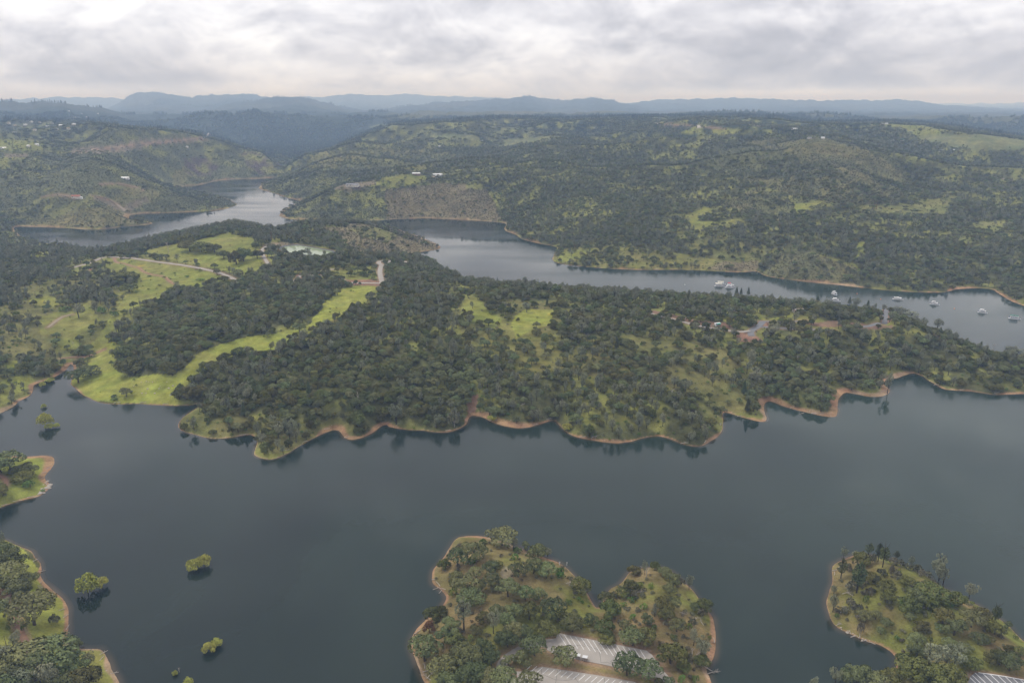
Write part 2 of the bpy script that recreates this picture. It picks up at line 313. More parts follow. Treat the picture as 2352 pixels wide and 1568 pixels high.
for name, lab, w, W3 in ROADW:
    mg = w / 2 + 4
    x0, y0 = W3[:, :2].min(0) - mg; x1, y1 = W3[:, :2].max(0) + mg
    m = (GX > x0) & (GX < x1) & (GY > y0) & (GY < y1)
    if not m.any(): continue
    px, py = GX[m], GY[m]; best = np.full(px.shape, 1e9); zz = np.zeros(px.shape)
    for (ax, ay, az_), (bx, by, bz) in zip(W3[:-1], W3[1:]):
        dx, dy = bx - ax, by - ay; L = dx * dx + dy * dy + 1e-6
        t = np.clip(((px - ax) * dx + (py - ay) * dy) / L, 0, 1)
        d = np.hypot(px - ax - t * dx, py - ay - t * dy); k = d < best
        best[k] = d[k]; zz[k] = (az_ + (bz - az_) * t)[k]
    f = 1 - sstep(w / 2 + 1.0, mg, best)
    HT[m] = HT[m] * (1 - f) + (zz - .15) * f

# ------------------------------------------------------------------ what grows where (photo outlines laid on the ground)
PU, PV = project(GX, GY, HT)
PUn = PU + fbm(GX, GY, 45, 4, 31) * np.clip(11000 / GR, 0, 13) + fbm(GX, GY, 230, 5, 35) * 26 * sstep(1500, 2600, GR); PVn = PV + fbm(GX, GY, 45, 4, 33) * np.clip(8000 / GR, 0, 9) + fbm(GX, GY, 230, 5, 37) * 11 * sstep(1500, 2600, GR)
#          tree, shrub, pine share, ground colour
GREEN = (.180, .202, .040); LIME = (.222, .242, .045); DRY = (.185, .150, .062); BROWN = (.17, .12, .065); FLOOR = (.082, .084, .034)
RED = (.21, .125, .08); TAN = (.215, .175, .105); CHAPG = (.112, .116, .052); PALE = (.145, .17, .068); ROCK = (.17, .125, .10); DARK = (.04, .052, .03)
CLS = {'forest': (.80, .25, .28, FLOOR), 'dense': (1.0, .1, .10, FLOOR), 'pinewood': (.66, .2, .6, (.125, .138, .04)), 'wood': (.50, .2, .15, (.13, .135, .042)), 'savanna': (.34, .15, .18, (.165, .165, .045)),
       'scatter': (.10, .08, .25, GREEN), 'meadow': (0, .014, 0, LIME), 'farmeadow': (.05, .1, .2, (.185, .20, .06)), 'grass': (.0, .03, 0, GREEN), 'chap': (.2, .95, .3, CHAPG), 'chapthin': (.06, .60, .3, (.16, .155, .062)), 'chaptan': (.08, .75, .3, (.165, .14, .075)),
       'field': (0, .0, 0, PALE), 'dirt': (0, 0, 0, RED), 'dirtwood': (.4, 0, .2, (.19, .125, .08)), 'tan': (0, .3, 0, (.185, .155, .095)), 'chapgrass': (.06, .4, .3, (.165, .17, .06)), 'rock': (.05, .55, .3, ROCK), 'conifer': (.95, 0, 1, DARK), 'headland': (0, .42, 0, (.165, .135, .055)), 'park': (.42, 0, .2, GREEN), 'reddish': (.05, .55, .3, (.105, .072, .06))}
AREAS = [
 ('chap', 0, [(-900,520),(-900,290),(0,290),(100,285),(250,290),(420,300),(560,340),(640,380),(610,412),(545,470),(30,530)]),
 ('wood', 6, [(-900,290),(-900,352),(0,352),(110,350),(230,352),(160,330),(250,300),(100,288)]),
 ('chapthin', 0, [(40,520),(150,480),(250,470),(330,515),(180,527)]),
 ('chapthin', 0, [(300,420),(370,440),(330,480),(260,470)]),
 ('chapthin', 0, [(390,395),(470,370),(420,430),(385,425)]),
 ('tan', 0, [(170,345),(300,326),(400,318),(480,310),(505,312),(470,322),(380,332),(320,338),(250,352),(150,357)]),
 ('tan', 0, [(0,350),(60,350),(60,356),(0,357)]), ('scatter', 0, [(0,322),(60,322),(110,330),(90,346),(0,345)]),
 ('chapgrass', 0, [(250,420),(330,428),(320,436),(240,430)]), ('chapgrass', 0, [(170,460),(230,440),(250,446),(190,470),(120,500),(90,495)]), ('chapgrass', 0, [(370,425),(410,432),(380,436)]),
 ('tan', 0, [(280,478),(340,452),(345,462),(300,486)]), ('tan', 0, [(210,455),(240,450),(290,480),(280,486)]),
 ('reddish', 0, [(548,352),(572,336),(600,340),(640,372),(646,398),(600,402),(570,385)]), ('reddish', 0, [(420,370),(470,362),(500,390),(470,412),(430,400)]),
 ('forest', 0, [(620,400),(690,340),(860,310),(900,250),(1600,235),(2600,235),(2600,720),(2340,705),(2200,660),(1750,625),(1160,520),(900,505),(640,498)]),
 ('conifer', 0, [(300,316),(400,304),(480,321),(560,343),(600,345),(640,378),(655,395),(700,350),(800,320),(900,300),(700,266),(480,260),(380,292)]),
 ('darkwood', 0, [(1230,270),(1500,256),(1800,260),(2020,274),(2010,300),(1850,312),(1700,318),(1500,314),(1400,322),(1250,305)]),
 ('chap', 0, [(600,435),(700,385),(760,390),(800,420),(700,460),(650,450)]), ('chap', 0, [(640,500),(700,455),(860,440),(880,505)]),
 ('chaptan', 0, [(880,505),(880,440),(1000,425),(1110,440),(1160,510),(1050,508)]),
 ('savanna', 0, [(790,345),(1000,340),(1060,365),(960,395),(760,390),(690,385),(700,355)]),
 ('tan', 0, [(762,436),(800,424),(862,418),(868,425),(830,438),(800,442)]), ('scatter', 0, [(862,425),(900,408),(960,402),(985,410),(960,425),(890,436)]), ('chaptan', 0, [(980,425),(1060,425),(1060,440),(990,440)]),
 ('field', 0, [(964,312),(1000,308),(1060,309),(1100,313),(1098,322),(1060,324),(1000,320)]), ('field', 0, [(1130,333),(1165,320),(1265,316),(1270,322),(1220,331),(1180,337),(1140,337)]),
 ('field', 0, [(835,290),(880,286),(920,290),(860,297)]), ('scatter', 0, [(1040,330),(1090,328),(1110,336),(1060,340)]), ('field', 0, [(1110,300),(1250,292),(1230,300),(1150,305)]),
 ('hill', 0, [(1600,350),(1700,322),(1850,318),(2000,335),(2080,375),(2100,430),(2040,470),(1960,470),(1800,440),(1640,400)]), ('chapthin', 0, [(1700,325),(1900,322),(1990,345),(2040,400),(1960,420),(1900,380),(1760,350)]),
 ('chapthin', 0, [(1960,380),(2020,360),(2080,400),(2090,420),(2020,410)]),
 ('hill', 0, [(1660,470),(1740,430),(1830,470),(1800,520),(1720,500)]), ('chap', 0, [(1755,632),(1770,590),(1850,570),(1960,610),(1990,660),(1870,648)]),
 ('farmeadow', 0, [(1960,478),(1990,470),(2060,470),(2120,462),(2180,448),(2215,455),(2170,472),(2170,495),(2090,498),(2000,492)]), ('farmeadow', 0, [(2228,514),(2290,505),(2330,512),(2290,536),(2240,532)]),
 ('grass', 0, [(1585,490),(1620,472),(1640,478),(1600,506),(1640,508),(1700,506),(1690,516),(1600,528),(1580,520)]), ('grass', 0, [(1710,540),(1765,532),(1760,545)]), ('grass', 0, [(1970,558),(1985,556),(1985,590),(1968,598)]), ('grass', 0, [(1820,470),(1880,462),(1870,480),(1830,490)]),
 ('wood', 0, [(1570,560),(1640,540),(1760,560),(1740,622),(1660,622)]),
 ('field', 0, [(2110,315),(2150,302),(2230,312),(2352,325),(2600,340),(2600,360),(2352,346),(2240,350),(2120,332)]), ('scatter', 0, [(2030,290),(2130,288),(2180,300),(2110,310)]),
 ('savanna', 0, [(1267,598),(1290,572),(1400,565),(1480,575),(1560,580),(1640,595),(1680,624),(1540,620),(1360,616)]), ('scatter', 0, [(1270,598),(1300,573),(1370,570),(1330,600)]),
 ('chaptan', 0, [(1620,620),(1660,600),(1740,598),(1740,625)]),
 ('chaptan', 0, [(740,520),(900,513),(1020,560),(1010,580),(940,590),(820,585),(760,545)]), ('chapgrass', 0, [(800,525),(870,522),(920,540),(900,552),(830,545)]),
 ('forest', 0, [(-900,1000),(-900,540),(60,520),(210,560),(480,520),(640,515),(760,545),(800,590),(1020,590),(1130,645),(1600,680),(2000,700),(2260,800),(2500,850),(2500,960),(1500,1060),(600,1080),(400,1000),(450,940),(160,880),(0,960)]),
 ('pinewood', 0, [(-900,560),(60,530),(230,590),(300,650),(270,700),(230,770),(170,840),(0,940),(-900,980)]),
 ('dense', 0, [(310,760),(300,720),(420,680),(480,660),(560,640),(650,660),(740,690),(730,720),(640,760),(520,780),(430,840),(380,850),(300,810)]),
 ('dense', 0, [(600,900),(720,800),(880,800),(1080,860),(1090,940),(900,980),(640,1000)]),
 ('wood', 0, [(1040,690),(1280,690),(1300,780),(1560,760),(1700,820),(1740,930),(1660,940),(1480,860),(1250,860),(1060,790)]), ('savanna', 0, [(1130,720),(1290,780),(1300,850),(1200,880),(1100,800)]), ('wood', 0, [(1560,880),(1650,860),(1880,900),(1900,950),(1740,940),(1640,960)]), ('wood', 0, [(380,880),(480,900),(580,960),(820,960),(810,1000),(640,1040),(420,990)]),
 ('meadow', 0, [(160,885),(172,866),(200,850),(228,800),(258,786),(288,800),(262,840),(300,862),(400,856),(430,838),(462,812),(500,797),(560,780),(640,764),(715,742),(738,712),(738,695),(790,700),(830,690),(800,716),(745,750),(700,772),(655,788),(612,808),(556,812),(490,832),(465,856),(410,892),(455,920),(400,930),(270,926),(200,914)]),
 ('meadow', 0, [(740,690),(790,662),(864,655),(868,668),(832,700),(792,712)]),
 ('grass', 0, [(232,594),(300,593),(430,612),(520,637),(540,648),(490,656),(410,668),(330,700),(292,712),(290,752),(262,770),(240,800),(212,820),(205,800),(240,750),(264,700),(250,680),(305,660),(305,632),(250,625)]),
 ('grass', 0, [(318,584),(380,562),(420,556),(470,545),(520,535),(580,545),(598,572),(606,600),(600,622),(555,632),(480,612),(380,594)]),
 ('park', 0, [(600,560),(612,575),(640,600),(622,610),(606,596)]),
 ('tan', 0, [(606,566),(618,556),(656,554),(690,562),(648,563),(618,569)]),
 ('meadow', 0, [(1180,722),(1210,710),(1280,714),(1276,738),(1240,752),(1180,776),(1176,748)]), ('scatter', 0, [(1055,690),(1100,684),(1150,740),(1130,760),(1070,735)]),
 ('meadow', 0, [(66,690),(110,682),(150,690),(130,702),(80,706)]), ('grass', 0, [(70,740),(150,712),(200,700),(230,740),(180,770),(90,770)]), ('grass', 0, [(110,780),(170,760),(190,800),(120,810)]), ('meadow', 0, [(0,830),(40,822),(45,842),(0,850)]), ('scatter', 0, [(0,870),(60,850),(80,880),(20,920),(0,930)]), ('scatter', 0, [(150,620),(205,604),(210,625),(170,640)]), ('scatter', 0, [(60,590),(120,570),(110,600)]),
 ('dirtwood', 0, [(1480,716),(1500,712),(1580,726),(1640,742),(1670,750),(1680,762),(1640,758),(1580,746)]), ('dirt', 0, [(1632,745),(1660,742),(1672,756),(1640,756)]), ('dirt', 0, [(1690,772),(1720,760),(1740,775),(1760,790),(1700,785)]), ('dirt', 0, [(1740,746),(1760,738),(1768,748),(1750,756)]), ('park', 0, [(1762,728),(1830,722),(1850,735),(1780,740)]), ('park', 0, [(1850,735),(1900,745),(1960,752),(1930,756),(1870,752)]), ('dirtwood', 0, [(1820,742),(1960,738),(2000,746),(2050,748),(2052,755),(1990,757),(1880,752)]), ('park', 0, [(2036,744),(2080,745),(2070,752)]), ('dirt', 0, [(2026,720),(2050,730),(2040,744)]),
 ('dirt', 0, [(795,645),(810,640),(870,645),(880,655),(870,660),(800,656)]), ('park', 0, [(740,618),(800,620),(860,610),(868,640),(800,644),(770,630)]), ('tan', 0, [(880,628),(888,622),(886,648),(880,648)]), ('tan', 0, [(868,598),(898,598),(898,607),(870,607)]), ('dirt', 0, [(676,630),(692,622),(700,634),(680,648)]),
 ('dirt', 0, [(1066,930),(1084,905),(1096,905),(1088,948),(1072,950)]), ('tan', 0, [(920,604),(936,602),(940,608),(924,610)]),
 ('headland', 0, [(930,1600),(930,1220),(1700,1220),(1700,1700),(930,1700)]), ('headland', 0, [(1880,1260),(2500,1260),(2500,1700),(1700,1700),(1880,1500)]),
 ('grass', 0, [(-700,1030),(130,1030),(130,1160),(-700,1250)]), ('meadow', 0, [(-700,1240),(30,1240),(150,1380),(160,1480),(270,1490),(280,1600),(-700,1700)]),
 ('tan', 0, [(1148,1314),(1160,1296),(1178,1310),(1172,1350),(1150,1346)]),
]
CLS['darkwood'] = (.95, 0, .8, DARK); CLS['hill'] = (.46, .75, .2, (.135, .138, .055))
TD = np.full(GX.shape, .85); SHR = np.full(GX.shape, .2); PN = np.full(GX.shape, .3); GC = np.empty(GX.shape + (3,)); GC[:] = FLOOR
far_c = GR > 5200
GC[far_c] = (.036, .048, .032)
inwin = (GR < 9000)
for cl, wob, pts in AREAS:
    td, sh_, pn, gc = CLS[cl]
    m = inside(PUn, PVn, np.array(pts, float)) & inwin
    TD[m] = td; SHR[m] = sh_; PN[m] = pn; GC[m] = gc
far_patch = sstep(.15, .5, fbm(GX, GY, 900, 4, 51)) * (GR > 5200) * (PN < .7)
GC = GC + far_patch[..., None] * (np.array((.12, .115, .075)) - GC) * .45
TD = TD * (1 - .6 * far_patch)
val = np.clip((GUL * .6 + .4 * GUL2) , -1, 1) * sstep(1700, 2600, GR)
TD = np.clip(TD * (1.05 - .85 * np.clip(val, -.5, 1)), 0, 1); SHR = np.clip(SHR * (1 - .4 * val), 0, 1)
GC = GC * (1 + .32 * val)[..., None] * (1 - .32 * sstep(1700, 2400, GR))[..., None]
SHR = np.where(GR > 1500, np.clip(SHR * (1.05 + 1.0 * fbm(GX, GY, 75, 4, 55)), 0, 1), SHR)
# natural variation of the ground
n1 = fbm(GX, GY, 34, 4, 61); n2 = fbm(GX, GY, 150, 3, 63); n3 = fbm(GX, GY, 9, 3, 65)
grassy = (GC[..., 1] > GC[..., 0] * .93) & (GC[..., 1] > .115)
k = np.where(grassy, np.clip(.5 + n1 * .9 + n2 * .7, 0, 1), 0) * .42
GC = GC * (1 - k[..., None]) + np.array(DRY) * .92 * k[..., None]
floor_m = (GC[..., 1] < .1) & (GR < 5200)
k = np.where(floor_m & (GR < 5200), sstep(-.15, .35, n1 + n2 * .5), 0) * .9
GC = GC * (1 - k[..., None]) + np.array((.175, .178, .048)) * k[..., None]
hd = inside(PUn, PVn, np.array([(930,1600),(930,1220),(2600,1220),(2600,1700),(930,1700)], float))
k = np.where(hd, sstep(0, .5, n1 + .4 * n3), 0) * .6; GC = GC * (1 - k[..., None]) + np.array((.19, .135, .065)) * k[..., None]
k = np.where(hd, sstep(-.05, .4, -n1 + .5 * n2), 0) * .8; GC = GC * (1 - k[..., None]) + np.array((.15, .165, .035)) * k[..., None]
for fu, fv, fr in ((785,722,16),(805,712,12),(765,735,12),(1240,728,14),(1262,722,8),(320,612,14),(460,790,14),(330,642,8),(200,905,9),(640,790,12),(95,694,10)):   # yellow wild flowers
    q = hit([fu], [fv])[0]; dd = np.hypot(GX - q[0], (GY - q[1]) * .5)
    k = np.clip(1 - dd / (fr * q[1] / F), 0, 1) * np.clip(.5 + n3 * 1.2 + n1, 0, 1) * .8
    GC = GC * (1 - k[..., None]) + np.array((.33, .24, .025)) * k[..., None]
GC *= (1 + .30 * n3 + .22 * n1)[..., None]
# bare drawdown band above the water line
bw = (2.0 + .0024 * GR) * np.clip(.9 + 2.4 * fbm(GX, GY, 70, 4, 81), .15, 1.8)
bw = np.where(hd, bw * .75, bw)
ring = (1 - sstep(bw * .8, bw * 1.35, SD)) * (GR < 5200)
RC = np.array((.27, .168, .092)) * (1 + .45 * n3 + .35 * n1)[..., None]
RC = np.where((n1 > .25)[..., None], RC * np.array((1.0, 1.15, 1.3)), RC)
rk = np.where(GR > 1500, .55, 1.0) * ring
CLR = np.ones(GX.shape)
GC = GC * (1 - rk[..., None]) + RC * rk[..., None]
TD = np.where((SD < np.minimum(bw * .9, 4)) & (GR < 5200), 0, TD); SHR = np.where((SD < bw * 1.0) & (GR < 5200), 0, SHR)
for name, lab, w, W3 in ROADW:     # keep the roads clear, bare verges
    q0 = W3[:, :2].min(0) - 12; q1 = W3[:, :2].max(0) + 12
    m = (GX > q0[0]) & (GX < q1[0]) & (GY > q0[1]) & (GY < q1[1])
    d = dist_poly(GX[m], GY[m], W3[:, :2], False)
    TD[m] = np.where(d < w / 2 + (.8 if 'ampground' in lab or 'ridge' in lab else 2.5), 0, TD[m]); SHR[m] = np.where(d < w / 2 + 1.5, 0, SHR[m])
    CLR[m] = np.where(d < w / 2 + 1.2, 0, CLR[m])
    kk = (1 - sstep(w / 2 + .5, w / 2 + 3.5, d))[:, None] * .75
    GC[m] = GC[m] * (1 - kk) + np.array((.26, .17, .11)) * kk
for poly, z in LOTS + [(POND_W, 0)]:
    q0 = poly.min(0) - 12; q1 = poly.max(0) + 12
    m = (GX > q0[0]) & (GX < q1[0]) & (GY > q0[1]) & (GY < q1[1])
    d = dist_poly(GX[m], GY[m], poly); d[inside(GX[m], GY[m], poly)] = 0
    TD[m] = np.where(d < 6, 0, TD[m]); SHR[m] = np.where(d < 3, 0, SHR[m])
    CLR[m] = np.where(d < 6, 0, CLR[m])
    kk = (1 - sstep(.5, 4.5, d))[:, None] * .8
    GC[m] = GC[m] * (1 - kk) + np.array((.25, .165, .11)) * kk
CLR = np.where((SD < np.minimum(bw * .8, 3.5)) & (GR < 5200), 0, CLR)
GC = np.clip(GC, .01, .6)
# skyline seen from the viewpoint, to leave out what is hidden behind hills
TANS = (np.maximum(HT, 0) - H) / GR
HID = np.maximum.accumulate(TANS, 0)
# ------------------------------------------------------------------ materials
def mat(name):
    m = bpy.data.materials.new(name); m.use_nodes = True
    nt = m.node_tree; b = nt.nodes['Principled BSDF']
    return m, nt, b
def N(nt, t, **kw):
    n = nt.nodes.new(t)
    for k, v in kw.items():
        if k in n.inputs: n.inputs[k].default_value = v
        else: setattr(n, k, v)
    return n
def plain(name, col, rough=.7, spec=.3, var=.12, scale=1.5, metal=0.0):
    m, nt, b = mat(name)
    tc = N(nt, 'ShaderNodeTexCoord'); nz = N(nt, 'ShaderNodeTexNoise', Scale=scale, Detail=4.0)
    nt.links.new(tc.outputs['Object'], nz.inputs['Vector'])
    mp = N(nt, 'ShaderNodeMapRange'); mp.inputs['To Min'].default_value = 1 - var; mp.inputs['To Max'].default_value = 1 + var
    nt.links.new(nz.outputs['Fac'], mp.inputs['Value'])
    mx = N(nt, 'ShaderNodeMix', data_type='RGBA', blend_type='MULTIPLY'); mx.inputs['Factor'].default_value = 1
    mx.inputs['A'].default_value = (*col, 1)
    mx.inputs[6].default_value = (*col, 1)
    nt.links.new(mp.outputs['Result'], mx.inputs[7])
    nt.links.new(mx.outputs[2], b.inputs['Base Color'])
    b.inputs['Roughness'].default_value = rough; b.inputs['Specular IOR Level'].default_value = spec; b.inputs['Metallic'].default_value = metal
    return m

def ground_material():
    m, nt, b = mat('ground_cover')
    at = N(nt, 'ShaderNodeAttribute', attribute_name='ground')
    geo = N(nt, 'ShaderNodeNewGeometry')
    def nz(scale, det, ro=.6):
        n = N(nt, 'ShaderNodeTexNoise', Scale=scale, Detail=det, Roughness=ro); nt.links.new(geo.outputs['Position'], n.inputs['Vector']); return n
    a = nz(.9, 5.0); c = nz(.11, 5.0, .65); d_ = nz(.022, 6.0, .7)
    def mr(n, lo, hi, f0=.25, f1=.75):
        q = N(nt, 'ShaderNodeMapRange'); q.inputs['From Min'].default_value = f0; q.inputs['From Max'].default_value = f1
        q.inputs['To Min'].default_value = lo; q.inputs['To Max'].default_value = hi; nt.links.new(n.outputs['Fac'], q.inputs['Value']); return q
    m1 = N(nt, 'ShaderNodeMath', operation='MULTIPLY'); m2 = N(nt, 'ShaderNodeMath', operation='MULTIPLY')
    nt.links.new(mr(a, .74, 1.26).outputs[0], m1.inputs[0]); nt.links.new(mr(c, .72, 1.28).outputs[0], m1.inputs[1])
    nt.links.new(m1.outputs[0], m2.inputs[0]); nt.links.new(mr(d_, .72, 1.28).outputs[0], m2.inputs[1])
    mx = N(nt, 'ShaderNodeMix', data_type='RGBA', blend_type='MULTIPLY'); mx.inputs['Factor'].default_value = 1
    nt.links.new(at.outputs['Color'], mx.inputs[6]); nt.links.new(m2.outputs[0], mx.inputs[7])
    # broad hue drift between greener and browner
    hs = N(nt, 'ShaderNodeHueSaturation'); e = nz(.045, 4.0)
    nt.links.new(mr(e, .482, .516).outputs[0], hs.inputs['Hue']); nt.links.new(mx.outputs[2], hs.inputs['Color'])
    nt.links.new(hs.outputs[0], b.inputs['Base Color'])
    b.inputs['Roughness'].default_value = .95; b.inputs['Specular IOR Level'].default_value = .08
    bp = N(nt, 'ShaderNodeBump', Strength=.5, Distance=.5); nt.links.new(a.outputs['Fac'], bp.inputs['Height'])
    bp2 = N(nt, 'ShaderNodeBump', Strength=.7, Distance=7.0); nt.links.new(d_.outputs['Fac'], bp2.inputs['Height']); nt.links.new(bp.outputs[0], bp2.inputs['Normal'])
    nt.links.new(bp2.outputs[0], b.inputs['Normal'])
    return m

def water_material(name, deep, shore, rough=.10):
    m, nt, b = mat(name)
    at = N(nt, 'ShaderNodeAttribute', attribute_name='shallow'); geo = N(nt, 'ShaderNodeNewGeometry')
    mx = N(nt, 'ShaderNodeMix', data_type='RGBA'); mx.inputs[6].default_value = (*deep, 1); mx.inputs[7].default_value = (*shore, 1)
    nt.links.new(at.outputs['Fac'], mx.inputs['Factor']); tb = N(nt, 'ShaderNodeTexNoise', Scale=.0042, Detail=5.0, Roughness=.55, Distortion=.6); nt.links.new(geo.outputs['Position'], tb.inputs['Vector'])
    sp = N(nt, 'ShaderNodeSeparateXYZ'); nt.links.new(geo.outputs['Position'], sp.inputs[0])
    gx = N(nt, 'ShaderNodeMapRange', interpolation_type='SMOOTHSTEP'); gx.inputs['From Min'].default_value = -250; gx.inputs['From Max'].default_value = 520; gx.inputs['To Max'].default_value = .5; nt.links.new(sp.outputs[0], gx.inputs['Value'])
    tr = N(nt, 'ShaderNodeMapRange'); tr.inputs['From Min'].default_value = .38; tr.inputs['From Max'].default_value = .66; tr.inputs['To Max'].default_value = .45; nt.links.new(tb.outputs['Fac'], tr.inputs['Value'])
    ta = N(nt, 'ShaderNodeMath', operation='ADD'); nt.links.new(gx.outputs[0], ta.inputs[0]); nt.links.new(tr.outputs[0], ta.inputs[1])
    m0 = N(nt, 'ShaderNodeMix', data_type='RGBA'); m0.inputs[6].default_value = (*deep, 1); m0.inputs[7].default_value = (deep[0] * 2.6 + .004, deep[1] * 2.5 + .006, deep[2] * 2.3 + .006, 1)  # broad lighter reflections put into the body colour, plus teal towards the right
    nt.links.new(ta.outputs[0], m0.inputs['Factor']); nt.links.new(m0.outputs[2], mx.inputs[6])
    nt.links.new(mx.outputs[2], b.inputs['Base Color'])
    b.inputs['IOR'].default_value = 1.33; b.inputs['Specular IOR Level'].default_value = .39
    big = N(nt, 'ShaderNodeTexNoise', Scale=.0075, Detail=4.0, Roughness=.55); mp = N(nt, 'ShaderNodeMapping'); mp.inputs['Scale'].default_value = (.5, 1.5, 1)
    nt.links.new(geo.outputs['Position'], mp.inputs['Vector']); nt.links.new(mp.outputs[0], big.inputs['Vector'])
    q = N(nt, 'ShaderNodeMapRange'); q.inputs['From Min'].default_value = .35; q.inputs['From Max'].default_value = .7; q.inputs['To Min'].default_value = rough * .35; q.inputs['To Max'].default_value = rough * 2.3
    nt.links.new(big.outputs['Fac'], q.inputs['Value']); nt.links.new(q.outputs[0], b.inputs['Roughness'])
    s1 = N(nt, 'ShaderNodeTexNoise', Scale=.55, Detail=5.0, Roughness=.6); nt.links.new(geo.outputs['Position'], s1.inputs['Vector'])
    st = N(nt, 'ShaderNodeMapRange'); st.inputs['From Min'].default_value = .35; st.inputs['From Max'].default_value = .7; st.inputs['To Min'].default_value = .10; st.inputs['To Max'].default_value = .34
    nt.links.new(big.outputs['Fac'], st.inputs['Value'])
    bp = N(nt, 'ShaderNodeBump', Distance=.12); nt.links.new(s1.outputs['Fac'], bp.inputs['Height']); nt.links.new(st.outputs[0], bp.inputs['Strength'])
    nt.links.new(bp.outputs[0], b.inputs['Normal'])
    return m

def foliage(name, col, var=.36, hue=.035, trans=.25):
    m, nt, b = mat(name)
    oi = N(nt, 'ShaderNodeObjectInfo'); tc = N(nt, 'ShaderNodeTexCoord')
    nz = N(nt, 'ShaderNodeTexNoise', Scale=.45, Detail=3.0); nt.links.new(tc.outputs['Object'], nz.inputs['Vector'])
    mr = N(nt, 'ShaderNodeMapRange'); mr.inputs['To Min'].default_value = 1 - var; mr.inputs['To Max'].default_value = 1 + var; nt.links.new(oi.outputs['Random'], mr.inputs['Value'])
    m2 = N(nt, 'ShaderNodeMapRange'); m2.inputs['From Min'].default_value = .3; m2.inputs['From Max'].default_value = .7; m2.inputs['To Min'].default_value = .72; m2.inputs['To Max'].default_value = 1.28; nt.links.new(nz.outputs['Fac'], m2.inputs['Value'])
    mm = N(nt, 'ShaderNodeMath', operation='MULTIPLY'); nt.links.new(mr.outputs[0], mm.inputs[0]); nt.links.new(m2.outputs[0], mm.inputs[1])
    hs = N(nt, 'ShaderNodeHueSaturation'); hs.inputs['Color'].default_value = (*col, 1); nt.links.new(mm.outputs[0], hs.inputs['Value'])
    wn = N(nt, 'ShaderNodeTexWhiteNoise', noise_dimensions='1D'); nt.links.new(oi.outputs['Random'], wn.inputs['W'])
    mh = N(nt, 'ShaderNodeMapRange'); mh.inputs['To Min'].default_value = .5 - hue; mh.inputs['To Max'].default_value = .5 + hue; nt.links.new(wn.outputs['Value'], mh.inputs['Value']); nt.links.new(mh.outputs[0], hs.inputs['Hue'])
    nt.links.new(hs.outputs[0], b.inputs['Base Color']); b.inputs['Roughness'].default_value = .75; b.inputs['Specular IOR Level'].default_value = .15
    return m

M_GROUND = ground_material()
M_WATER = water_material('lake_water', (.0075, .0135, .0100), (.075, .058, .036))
M_POND = water_material('pond_water', (.20, .24, .15), (.25, .25, .12), .05)
M_OAK = foliage('grey_green_oak_leaves', (.126, .140, .055))
M_LIVE = foliage('dark_olive_oak_leaves', (.106, .110, .031))
M_PINE = foliage('grey_pine_needles', (.20, .208, .125), .22, .02)
M_CON = foliage('dark_conifer_needles', (.078, .095, .038))
M_WILLOW = foliage('yellow_green_willow_leaves', (.38, .385, .08), .15, .015)
M_BUSH = foliage('bright_green_bush_leaves', (.12, .17, .034))
M_BRUSH = foliage('grey_brush_leaves', (.135, .130, .080), .3, .04)
M_CHAP = foliage('dark_chaparral_leaves', (.062, .076, .036), .4, .03)
M_TWIG = plain('bleached_twigs', (.30, .26, .23), .9, .1)
M_RUST = foliage('rusty_dead_leaves', (.19, .10, .05), .15, .002)
M_BARK = plain('grey_brown_bark', (.085, .068, .052), .95, .1, .3)
M_BARKD = plain('dark_pine_bark', (.05, .04, .034), .95, .1, .3)
M_DEAD = plain('weathered_pale_wood', (.38, .34, .29), .9, .1, .25)
M_ASPH = plain('sun_bleached_asphalt', (.32, .292, .255), .92, .15, .22, .12)
M_ASPHD = plain('grey_asphalt', (.17, .17, .172), .92, .15, .14, .35)
M_DIRT = plain('red_brown_dirt', (.27, .165, .105), .95, .05, .2, .4)
M_PAINT = plain('white_road_paint', (.78, .78, .76), .6, .3, .05)
M_CRACK = plain('crack_sealant', (.09, .085, .08), .9, .1)
M_WHITE = plain('white_gelcoat', (.72, .72, .72), .35, .5, .03)
M_CREAM = plain('cream_canvas', (.72, .68, .55), .8, .1, .06)
M_GLASS = plain('dark_tinted_glass', (.02, .025, .03), .1, .5, .05)
M_GREENC = plain('green_canvas', (.06, .18, .13), .8, .1, .06)
M_REDC = plain('red_canvas', (.5, .04, .05), .7, .1, .06)
M_NAVY = plain('navy_hull_stripe', (.03, .04, .13), .4, .4, .05)
M_STEEL = plain('grey_metal', (.4, .4, .4), .4, .4, .05, metal=.6)
M_ROOFT = plain('tan_shingles', (.36, .29, .21), .9, .1, .15)
M_ROOFR = plain('terracotta_tiles', (.30, .13, .085), .9, .1, .15)
M_ROOFG = plain('grey_shingles', (.20, .20, .21), .85, .1, .15)
M_ROOFW = plain('white_metal_roof', (.60, .60, .59), .45, .4, .04)
M_WALL = plain('pale_stucco', (.62, .57, .48), .9, .1, .08)
M_WALLB = plain('brown_boards', (.22, .15, .10), .9, .1, .12)
M_POLE = plain('red_brown_timber', (.15, .055, .035), .9, .1, .12)
M_ORANGE = plain('orange_plastic', (.75, .22, .04), .5, .4, .03)
M_TEAL = plain('teal_paint', (.03, .33, .25), .5, .4, .05)
M_TYRE = plain('black_rubber', (.02, .02, .02), .8, .2, .05)
M_ROCK = plain('pale_boulder_stone', (.36, .32, .27), .9, .1, .18)
M_LINER = plain('dark_pond_liner', (.09, .09, .095), .7, .2, .1)

